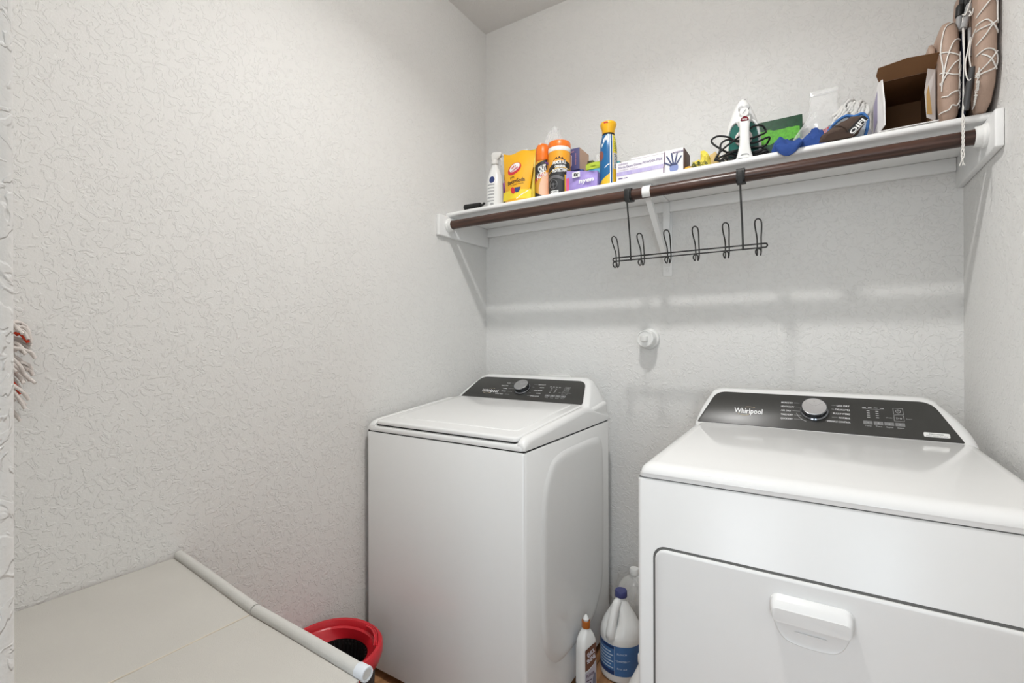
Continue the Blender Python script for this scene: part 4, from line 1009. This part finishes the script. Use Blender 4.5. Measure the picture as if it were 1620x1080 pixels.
# white chenille dusting mitt
t = put('dusting_mitt', 'white chenille dusting mitt with thick soft strands, behind the white hat', 'duster', .104, 1.925, 0)
obj('mitt', MB().ball((.012, .006, .135), .030, .026, .045, 18, 12, .3, 2, 3).box(-.02, .03, -.015, .02, .001, .11, .008), M('chenille', (.82, .81, .78), .95, bump=.8, bscale=700), t, 60)
for k in range(56):
    a = random.uniform(.1, pi - .1); x0 = .012 + .030 * cos(a); z0 = .135 + .050 * sin(a) * random.uniform(.3, 1); y0 = -.020 - .014 * random.random()
    L_ = random.uniform(.028, .05); dx = -.022 + .012 * random.uniform(-1, 1) + (x0 - .012) * .4; wob = random.uniform(-.005, .005)
    pts = [(x0, y0 + .02, z0), (x0 + dx * .35, y0, z0 + .004), (x0 + dx * .7 + wob, y0 - .006, z0 - L_ * .35), (x0 + dx * .9 - wob, y0 - .008, z0 - L_ * .7), (x0 + dx + wob, y0 - .006, z0 - L_)]
    obj('chenille_strand', MB().tube(catmull(pts, 4), lambda q: .0043 + .0012 * sin(q * 28), 6), MC['chenille'], t, 70)

# open carton lying with its mouth to the front
t = put('open_carton', 'open white carton with a dark brown inside and torn side flaps', 'box', .2205, 1.752, 0)
CW, CH, CDp, q = .0635, .158, .20, .003
KR = M('kraft_inside', (.155, .070, .024), .75, vary=.1); CWH = M('carton_white', (.80, .78, .77), .5, vary=.02)
CAR = [CWH, KR]
for nm, a in (('left_wall', (-CW, -CW + q, 0, CDp, 0, CH)), ('right_wall', (CW - q, CW, 0, CDp, 0, CH)), ('floor_panel', (-CW + q, CW - q, 0, CDp, 0, q)), ('roof_panel', (-CW + q, CW - q, 0, CDp, CH - q, CH)), ('back_panel', (-CW + q, CW - q, CDp - q, CDp, q, CH - q))):
    o = obj(nm, MB().box(*a), CAR, t, 0)
    for p in o.data.polygons:
        c, n = p.center, p.normal
        if (nm == 'left_wall' and n.x > .5) or (nm == 'right_wall' and n.x < -.5) or (nm == 'floor_panel' and n.z > .5) or (nm == 'roof_panel' and n.z < -.5) or (nm == 'back_panel' and n.y < -.5): p.material_index = 1
def flap(name, pts, nrm, mats, th=.0025):
    n = Vector(nrm).normalized() * th; b = MB(); b.loft([pts, [tuple(Vector(p) + n) for p in pts]]); o = obj(name, b, mats, t, 0); return o
# top flap, folded up and forward; inner face shows
o = flap('top_flap', [(-CW + .002, -.0005, CH - .003), (CW - .002, -.0005, CH - .003), (CW + .004, -.030, CH + .030), (.0, -.034, CH + .034), (-CW - .002, -.028, CH + .028), (-CW - .006, -.016, CH + .012)], (0, .7, .7), KR)
o = flap('left_flap', [(-CW + .0005, -.0005, .006), (-CW + .001, -.0005, CH - .004), (-CW + .007, -.040, CH - .012), (-CW + .012, -.044, CH * .5), (-CW + .013, -.040, .016)], (-1, 0, 0), CWH)
o = flap('left_flap_tear', [(-CW + .0062, -.022, .02), (-CW + .0058, -.020, .075), (-CW + .0085, -.030, .078), (-CW + .011, -.036, .02)], (1, .2, 0), M('torn_kraft', (.60, .38, .14), .8), .001)
o = flap('right_flap', [(CW - .001, -.0008, .014), (CW - .001, -.0008, CH - .002), (CW - .019, -.016, CH - .001), (CW - .026, -.017, CH * .6), (CW - .022, -.018, .022)], (.2, .9, 0), CWH, -.002)
o = flap('right_flap_tear', [(CW - .021, -.0200, .030), (CW - .022, -.0196, .085), (CW - .017, -.0166, .112), (CW - .015, -.0160, .09), (CW - .009, -.0115, .030)], (-.4, -.9, 0), MC['torn_kraft'], .001)
o = flap('bottom_flap', [(-CW + .002, -.0005, .0006), (CW - .002, -.0005, .0006), (CW + .002, -.030, .004), (.01, -.034, .0018), (-CW - .002, -.032, .0012)], (0, 0, 1), CWH)
b = MB().box(-CW - .0008, -CW - .0002, .01, .12, .05, CH - .02); obj('purple_side_label', b, M('pale_violet_print', (.34, .30, .46), .5), t, 0)
b = MB().box(CW + .0002, CW + .0008, .004, .06, .012, .06); obj('blue_side_label', b, M('side_blue', (.03, .11, .32), .5), t, 0)

# folded padded camp chair tied with white cord
t = put('folded_chair', 'folded chair with tan pads, black tubes and white cord lashing, by the right wall', 'chair', .33, 1.71, 0)
TAN = M('tan_upholstery', (.40, .28, .215), .6, bump=.25, bscale=300, vary=.08)
def pad(y_prof, x0, x1, depth, name='pad'):
    """upright slab; y_prof lists (z, front y); front edge is rounded"""
    R = []
    for z, yf, s_ in y_prof:
        xc = (x0 + x1) / 2; wd = (x1 - x0) * s_; P = []
        for k in range(9): a = pi * k / 8; P.append((xc - wd / 2 * cos(a) , yf + wd * .42 * (1 - sin(a))))
        P += [(xc + wd / 2, depth), (xc - wd / 2, depth)]
        R.append([(x, y, z) for x, y in P])
    return obj(name, MB().loft(R), TAN, t, 50)
lp = [(.001, .012, .6), (.012, .002, .86), (.05, -.008, 1), (.12, -.010, 1), (.20, -.006, 1), (.235, .0, .95), (.262, .016, .8), (.274, .034, .5)]
pad(lp, -.042, -.002, .22)
pad([(.168, .05, .7), (.176, .04, 1), (.215, .042, 1), (.236, .06, .6)], -.060, -.045, .20, 'side_pad')
rp = [(.001, .004, .55), (.02, -.022, .85), (.06, -.048, 1), (.11, -.060, 1), (.25, -.062, 1), (.36, -.060, 1), (.40, -.05, .85), (.415, -.03, .5)]
pad(rp, .019, .057, .20)
obj('fabric_panel', MB().box(.0015, .0075, -.001, .20, .002, .222, .002), M('navy_fabric', (.012, .017, .04), .85), t)
obj('fabric_panel', MB().box(.0085, .0185, .036, .075, .004, .42, .002), M('black_fabric', (.008, .008, .010), .85), t)
GT = M('grey_tube', (.33, .33, .33), .5)
for k, (p0, p1) in enumerate((((-.001, .028, .235), (.002, .028, .282)), ((.0015, -.010, .225), (.0175, .004, .294)))):
    tb = obj('frame_tube', MB().tube([p0, p1], .0075, 14), GT, t, 50)
    d = (Vector(p1) - Vector(p0)).normalized(); c = Vector(p1)
    obj('end_cap', MB().tube([c - d * .004, c + d * .004, c + d * .022, c + d * .027], lambda q: .0098 if q < .9 else .007, 14), BLACK, tb, 50)
for p0, p1 in (((.010, .022, .20), (.0165, .024, .40)), ((.004, .045, .19), (.0145, .03, .42))): obj('frame_tube', MB().tube([p0, p1], .005, 10), BLACK, t, 50)
tb = obj('frame_tube', MB().tube([(.004, -.012, .008), (.008, -.022, .05), (.0155, -.030, .11)], .0075, 12), M('dark_grey_tube', (.05, .05, .052), .4), t, 50)
obj('frame_tube', MB().tube([(.0145, -.006, .15), (.0145, -.004, .225)], .004, 10), GT, t, 50)
CORD = M('white_cord', (.80, .78, .74), .85, bump=.5, bscale=900)
def front(prof, x0, x1):
    f = interp([(z, y) for z, y, s_ in prof]); xc = (x0 + x1) / 2
    def g(u, z):               # u -1..1 across the pad
        wd = (x1 - x0) / 2; return (xc + wd * u * 1.03, f(z) + wd * .84 * (1 - sqrt(max(0, 1 - min(1, u * u)))) - .0022, z)
    return g
gl = front(lp, -.042, -.002); gr = front(rp, .019, .057)
def lash(g, seq, r=.0017):
    P = [g(max(-1, min(1, x)), z) for x, y, z in catmull([(u, 0, z) for u, z in seq], 7)]; obj('cord', MB().tube(P, r, 6), CORD, t, 60)
for sq in ([(-1, .10), (-.9, .095), (-.4, .16), (.3, .20), (1, .205)], [(-1, .180), (-.2, .172), (.4, .165), (1, .160)], [(-.9, .075), (-.8, .10), (-.2, .125), (.4, .142), (1, .150)], [(-1, .125), (-.3, .116), (.2, .110), (1, .110)],
           [(-.9, .06), (-.4, .056), (0, .062), (.5, .066), (1, .068)], [(-.9, .085), (-.78, .13), (-.95, .19), (-.5, .246), (.4, .262)], [(-1, .020), (-.2, .022), (.1, .032), (.6, .030), (1, .045)]): lash(gl, sq)
for sq in ([(-1, .335), (-.2, .345), (.5, .36), (1, .375)], [(-1, .36), (0, .35), (.6, .335), (1, .32)], [(-1, .295), (-.2, .30), (.6, .302), (.9, .29), (.92, .215), (1, .20)], [(-1, .275), (.0, .272), (.6, .262), (1, .24)], [(-1, .225), (-.4, .24), (.3, .258), (1, .275)],
           [(-1, .205), (-.2, .208), (.4, .195), (1, .175)], [(-1, .155), (-.3, .17), (.3, .19), (1, .205)], [(-1, .190), (0, .192), (1, .202)], [(-1, .128), (-.2, .135), (.6, .128), (.95, .11), (.8, .09), (.2, .082), (-1, .078)], [(-1, .082), (0, .10), (1, .13)], [(.9, .085), (.2, .11), (-.6, .125)]): lash(gr, sq)
for pts in ([(.012, -.026, .19), (.006, -.028, .155), (.001, -.030, .12), (.004, -.032, .085), (.010, -.032, .078), (.012, -.032, .10), (.009, -.030, .14), (.013, -.028, .18), (.019, -.045, .20)],
            [(-.001, -.012, .262), (.004, -.014, .258), (.010, -.012, .272), (.014, -.018, .29)], [(.011, -.02, .262), (.013, -.024, .255), (.010, -.025, .247), (.015, -.024, .25), (.017, -.03, .262)]):
    obj('cord', MB().tube(catmull(pts, 5), .0016, 6), CORD, t, 60)
for k in range(3):
    pts = [(.0005, -.010, .255), (.0 + .001 * k, -.013, .20), (.0015, -.014 - .001 * k, .14), (.0, -.016, .08 + .002 * k), (-.001 + .001 * k, -.018, .03), (-.002, -.016 - .002 * k, .0)]
    for j in range(1, 12):
        z = -.0125 * j; tw = 2.2 * j + k * 2.1
        pts.append((-.002 + .0024 * cos(tw) - (.0035 * (k - .5) * max(0, j - 7) / 4), -.022 - .0012 * sin(tw), z))
    obj('hanging_cord', MB().tube(catmull(pts, 4), .0015, 6), CORD, t, 60)
b = MB()
for k in range(9):
    for g, uu, za, zb in ((gl, .9, .03, .16), (gr, -.82, .015, .085)):
        z = za + (zb - za) * k / 8; P_ = []
        for q in range(7):
            u_ = max(-1, min(1, uu + random.uniform(-.16, .12))); p = g(u_, z + random.uniform(-.010, .012)); P_.append((p[0], p[1] - random.uniform(.0005, .004), p[2]))
        b.tube(catmull(P_, 4), .0009, 4)
obj('frayed_cord', b, CORD, t, 60, stuff=True)

# ================================================================== things on the floor
t = thing('bleach_jug', 'white handled jug with a navy cap and blue wrap label, between the machines', 'jug', (-.618, 1.735, .0006), radians(-12))
def jug(t, H, R0, body, capm, lab=None, capr=.019, domed=False, n=40):
    prof = [(R0 * .90, 0), (R0 * .985, .005), (R0, .014), (R0, .03), (R0, .06), (R0, H * .34), (R0, H * .46), (R0 * .985, H * .52), (R0 * .90, H * .60), (R0 * .70, H * .70), (R0 * .46, H * .80), (R0 * .30, H * .875), (R0 * .25, H * .905), (R0 * .25, H * .925)]
    if domed: prof = prof[:6] + [(R0, H * .52), (R0 * .985, H * .62), (R0 * .92, H * .70), (R0 * .78, H * .785), (R0 * .55, H * .85), (R0 * .32, H * .885), (R0 * .25, H * .905), (R0 * .25, H * .925)]
    # hollow the shoulder on the handle side so that the handle stands free
    R = []
    for r, z in catmull([(r, 0, z) for r, z in prof], 3) and [(p[0], p[2]) for p in catmull([(r, 0, z) for r, z in prof], 3)]:
        ring = []
        for i in range(n):
            a = 2 * pi * i / n; k = 1
            d = (a + pi / 2 + pi) % (2 * pi) - pi       # angle from the front (-Y)
            u = max(0, 1 - abs(d) / .75); v = max(0, 1 - abs(z / H - .70) / .20)
            k -= .42 * (u * u * (3 - 2 * u)) * (v * v * (3 - 2 * v))
            ring.append((r * cos(a) * k, r * sin(a) * k, z))
        R.append(ring)
    obj('body', MB().loft(R), body, t, 50)
    pts = [(0, -R0 * .22, H * .885), (0, -R0 * .40, H * .865), (0, -R0 * .62, H * .78), (0, -R0 * .82, H * .66), (0, -R0 * .93, H * .57), (0, -R0 * .90, H * .53)]
    obj('handle', MB().tube(catmull(pts, 5), lambda q: R0 * (.185 + .06 * q), 12), body, t, 50)
    obj('cap', MB().lathe([(capr, H * .926), (capr * 1.02, H * .93), (capr, H - .002), (capr * .93, H)], 28), capm, t, 40)
jug(t, .305, .0765, WHITE, M('navy_cap', (.045, .05, .17), .4), None, .0225)
mp = cyl(.0768, radians(-90)); b = MB(); LB = M('label_blue', (.06, .17, .40), .4, vary=.2, vscale=25)
b.patch(mp, -.16, .16, .030, .136, 48, 1, .0003); obj('wrap_label', b, LB, t, 40)
b = MB(); b.patch(mp, -.10, .018, .124, .133, 16, 1, .0008); b.patch(mp, -.10, .018, .032, .046, 16, 1, .0008); obj('navy_band_label', b, M('band_navy', (.012, .045, .16), .4), t, 40)
b = MB()
for k in range(6): b.patch(mp, -.10 + .006 * (k % 3), .014 - .008 * (k % 2), .053 + .0112 * k, .0575 + .0112 * k, 14, 1, .0008)
b.patch(mp, .018, .0195, .032, .134, 1, 4, .0008)
for k in range(3): b.text(mp, ('BLEACH', 'DANGER', 'first aid')[k], .045, .11 - .026 * k, .009, .0008, 'c', 0, .035, .01)
b.patch(mp, .022, .075, .085, .0858, 6, 1, .0008); obj('label_lettering', b, M('pale_blue_ink', (.55, .68, .82), .5), t, 0)
t = thing('clear_jug', 'clear plastic jug with a white cap, standing behind the navy-capped jug', 'jug', (-.625, 1.915, .0006), radians(60))
jug(t, .312, .076, JUGC, WHITE, None, .0185, True)
t = thing('floor_polish_bottle', 'slim white bottle with an orange collar and brown label, beside the washing machine', 'bottle', (-.680, 1.552, .0006), radians(66))
b = MB(); R = []
for z, w_, d_ in ((0, .066, .040), (.004, .072, .046), (.03, .074, .048), (.17, .072, .046), (.195, .068, .044), (.215, .052, .036), (.226, .036, .030), (.232, .028, .026), (.238, .026, .026)):
    R.append([(x, y, z) for x, y in rrect(w_, d_, min(w_, d_) * .38, 5)])
obj('bottle', b.loft(R), WHITE, t, 50)
obj('collar', MB().lathe([(.0145, .2385), (.015, .240), (.0145, .262), (.0125, .263), (.012, .258), (.002, .257)], 24), M('burnt_orange', (.42, .12, .015), .35), t, 40)
obj('nozzle', MB().lathe([(.0095, .2585), (.0095, .264), (.0105, .267), (.006, .278), (.002, .283)], 18), WHITE, t, 40)
mp = plane((0, -.0243, 0), (1, 0, 0), (0, 0, 1))
b = MB(); b.poly(mp, [(-.026, .176), (-.026, .104), (-.010, .107), (.012, .118), (.025, .132), (.025, .190), (.010, .188)], .0); b.v = [(x, y - .0001, z) for x, y, z in b.v]
obj('brown_label', b, M('label_brown', (.16, .07, .045), .4), t, 0)
b = MB(); b.poly(mp, [(-.026, .012), (.024, .012), (.024, .126), (.010, .113), (-.010, .101), (-.026, .098)], 0); obj('lilac_label', b, M('label_lilac', (.50, .48, .55), .45), t, 0)
b = MB(); b.text(mp, 'QUICK', .0, .162, .020, .0006, 'c', radians(18), .036, .04); b.text(mp, 'SHINE', .001, .141, .020, .0006, 'c', radians(18), .040, .04); obj('brand_lettering', b, M('pale_ink', (.70, .68, .74), .5), t, 0)
b = MB(); b.text(mp, 'FLOOR', -.002, .088, .015, .0006, 'c', radians(8), .038, .03)
for k in range(5): b.patch(mp, -.021, .004 - .003 * (k % 2), .068 - .011 * k, .0715 - .011 * k, 1, 1, .0006)
obj('print_lettering', b, M('plum_print', (.13, .08, .12), .5), t, 0)
b = MB(); b.poly(mp, [(.008, .02), (.022, .02), (.022, .085), (.014, .09), (.008, .07)], .0009); obj('picture_label', b, M('slate_print', (.20, .20, .26), .5), t, 0)
t = thing('white_jug', 'white handled jug mostly hidden behind the left edge of the dryer', 'jug', (-.436, 1.42, .0006), radians(40))
jug(t, .30, .060, WHITE, WHITE, None, .017)

# mop bucket with red wringer
t = thing('mop_bucket', 'red and dark grey mop bucket with a black wringer basket beside the washing machine', 'bucket', (-1.281, .952, .0006), radians(0))
def egg(rx, ry, z, n=44, k=0, cx=0, cy=0):
    P = []
    for i in range(n):
        a = 2 * pi * i / n; c_, s_ = cos(a), sin(a)
        P.append((cx + rx * (abs(c_) ** .92) * (1 if c_ > 0 else -1), cy + ry * (abs(s_) ** .92) * (1 if s_ > 0 else -1), z))
    return P
REDP = M('bucket_red', (.60, .018, .030), .28, vary=.08); DG = M('bucket_grey', (.035, .033, .033), .45)
bx_, by_ = .150, .152
obj('tub', MB().loft([egg(.115, .13, .004), egg(.12, .135, .012), egg(.128, .138, .22), egg(.118, .128, .222), egg(.112, .12, .02)], True, True), DG, t, 50)
R = [egg(.130, .138, .222), egg(.150, .150, .240), egg(.157, .158, .262), egg(.157, .158, .284), egg(.153, .154, .290), egg(.143, .143, .2895), egg(.139, .139, .283), egg(.137, .137, .272), egg(.130, .130, .268), egg(.108, .106, .245, cx=-.006, cy=.022), egg(.090, .088, .236, cx=-.010, cy=.040)]
b = MB(); b.loft(R, False, False); obj('rim', b, REDP, t, 45)
lip = [(.147 * cos(a), .147 * sin(a), .2895 - .004 * 0) for a in [radians(-20 + 8 * k) for k in range(17)]]
R = [egg(.0898, .0878, .2355, cx=-.010, cy=.040), egg(.086, .084, .20, cx=-.010, cy=.040), egg(.072, .072, .09, cx=-.010, cy=.040), egg(.05, .05, .085, cx=-.010, cy=.040)]
obj('wringer_basket', MB().loft(R, False, True), BLACK, t, 50)
for k in range(36):
    a = 2 * pi * k / 36; obj('basket_rib', MB().tube([(-.010 + .087 * cos(a), .040 + .085 * sin(a), .233), (-.010 + .083 * cos(a), .040 + .081 * sin(a), .20), (-.010 + .071 * cos(a), .040 + .071 * sin(a), .10)], .0028, 5), BLACK, t, 40)
P = [(.150 * cos(radians(a)), .150 * sin(radians(a)), .287 + .006 * sin(pi * (a - 35) / 50) ) for a in range(35, 90, 5)]
for off in (0, -.007, -.013): obj('grip_ridge', MB().tube([(x * (1 + off / .15), y * (1 + off / .15), z + .001) for x, y, z in P], .003, 6), REDP, t, 50)
ped = MB(); ped.loft([[(x, y, z) for x, y in rrect(.085, .06, .02, 5, .118 - .02 * (z > .1), .11)] for z in (.002, .06)]); ped.loft([[(x, y, z) for x, y in rrect(.03, .05, .012, 5, .138, .075)] for z in (.0605, .115, .12)])
obj('foot_pedal', ped, REDP, t, 40)

# folding laundry table with fabric top
t = thing('laundry_table', 'low table with a pale beige fabric top and rolled hem, against the left wall', 'table', (-1.04, .38, 0))
FAB = M('beige_fabric', (.56, .54, .50), .85, vary=.05, vscale=8, bump=.25, bscale=600)
TX0, TX1, TXM, TZ = -1.440, -.652, -1.030, .668
def ye(x): return .597 - .045 * (x - TX0) / (TX1 - TX0)           # far edge
def sag(x): return -.014 * max(0, 1 - abs(x - TXM) / .42) ** 1.2
def panel(x0, x1, name):
    nx, ny = 12, 8; top = []
    for j in range(ny + 1):
        for i in range(nx + 1):
            x = x0 + (x1 - x0) * i / nx; y = .17 + (ye(x) - .006 - .17) * j / ny
            top.append((x, y, TZ + sag(x) + .0015 * mnoise.noise(Vector((x * 6, y * 6, 1)))))
    n = len(top); V = top + [(x, y, z - .004) for x, y, z in top]; fs = []
    for j in range(ny):
        for i in range(nx):
            a = j * (nx + 1) + i; fs.append([a, a + 1, a + nx + 2, a + nx + 1]); fs.append([n + a, n + a + nx + 1, n + a + nx + 2, n + a + 1])
    edge = [i for i in range(nx + 1)] + [j * (nx + 1) + nx for j in range(1, ny + 1)] + [ny * (nx + 1) + i for i in range(nx - 1, -1, -1)] + [j * (nx + 1) for j in range(ny - 1, 0, -1)]
    for k in range(len(edge)): a, c = edge[k], edge[(k + 1) % len(edge)]; fs.append([a, n + a, n + c, c])
    return obj(name, MB().add(V, fs), FAB, t, 40, True)
panel(TX0, TXM - .001, 'top_panel'); panel(TXM + .001, TX1 - .004, 'top_panel')
b = MB().tube([(TXM, y, TZ + sag(TXM) + .0006) for y in (.172, .3, .45, ye(TXM) - .008)], .0016, 6); obj('centre_seam', b, M('seam_cream', (.66, .60, .50), .8), t, 50, True)
HEM = M('hem_fabric', (.60, .59, .56), .75, bump=.2, bscale=500)
for xa, xb in ((TX0, TXM - .003), (TXM + .002, TX1)):
    P = [(xa + (xb - xa) * k / 8, ye(xa + (xb - xa) * k / 8) + .006, TZ + sag(xa + (xb - xa) * k / 8) + .004) for k in range(9)]
    obj('hem_tube', MB().tube(P, .0118, 14), HEM, t, 60, True)
P0 = Vector((TX1 - .020, ye(TX1) + .007, TZ + .004)); R = []
for x, r in ((0, .0124), (.021, .0128), (.0225, .0122), (.0225, .0095), (.006, .0092)):
    R.append([(P0.x + x, P0.y + r * cos(2 * pi * k / 24), P0.z + r * sin(2 * pi * k / 24)) for k in range(24)])
obj('tube_end', MB().loft(R, True, True), M('hem_plastic', (.72, .75, .79), .3), t, 40, True)
ST = M('white_steel', (.72, .72, .71), .35)
for x in (TX0 + .012, TX1 - .03):
    for y in (.20, .53):
        obj('leg', MB().tube([(x, y, .001), (x, y, TZ - .012)], .0095, 12), ST, t, 50, True)
for y in (.20, .53): obj('frame_rail', MB().tube([(TX0 + .012, y, .12), (TX1 - .03, y, .12)], .008, 10), ST, t, 50, True)

# string mop leaning in the corner behind the doorway
t = thing('string_mop', 'white and red string mop head hanging against the left wall by the doorway', 'mop', (-1.405, .235, 1.08))
obj('mop_pole', MB().tube([(-1.405, .152, .002), (-1.40, .155, .6), (-1.395, .17, 1.16)], .011, 12), ST, t, 50, True)
obj('mop_clamp', MB().box(-1.42, -1.37, .155, .225, 1.165, 1.205, .008), REDP, t, 40, True)
MW = M('mop_white', (.78, .72, .68), .95, bump=.6, bscale=900); MR = M('mop_red', (.72, .06, .02), .9, bump=.5, bscale=900)
for k in range(52):
    z0 = random.uniform(1.15, 1.235); x0 = random.uniform(-1.425, -1.385); up = random.random()
    z1 = 1.29 - .185 * up; y1 = .315 - .022 * abs(random.gauss(0, 1)) - (.012 if z1 < 1.17 else 0)
    pts = [(x0, .215, z0), (x0, .25, z0 * .5 + z1 * .5 + .025), (x0 + random.uniform(-.008, .008), y1 - .014, z1), (x0 + random.uniform(-.01, .01), y1, z1 - random.uniform(.012, .035))]
    red = k in (7, 30, 31, 47)
    obj('mop_strand', MB().tube(catmull(pts, 4), lambda q: .0036 + .0006 * sin(q * 25), 6), MR if red else MW, t, 60, True)
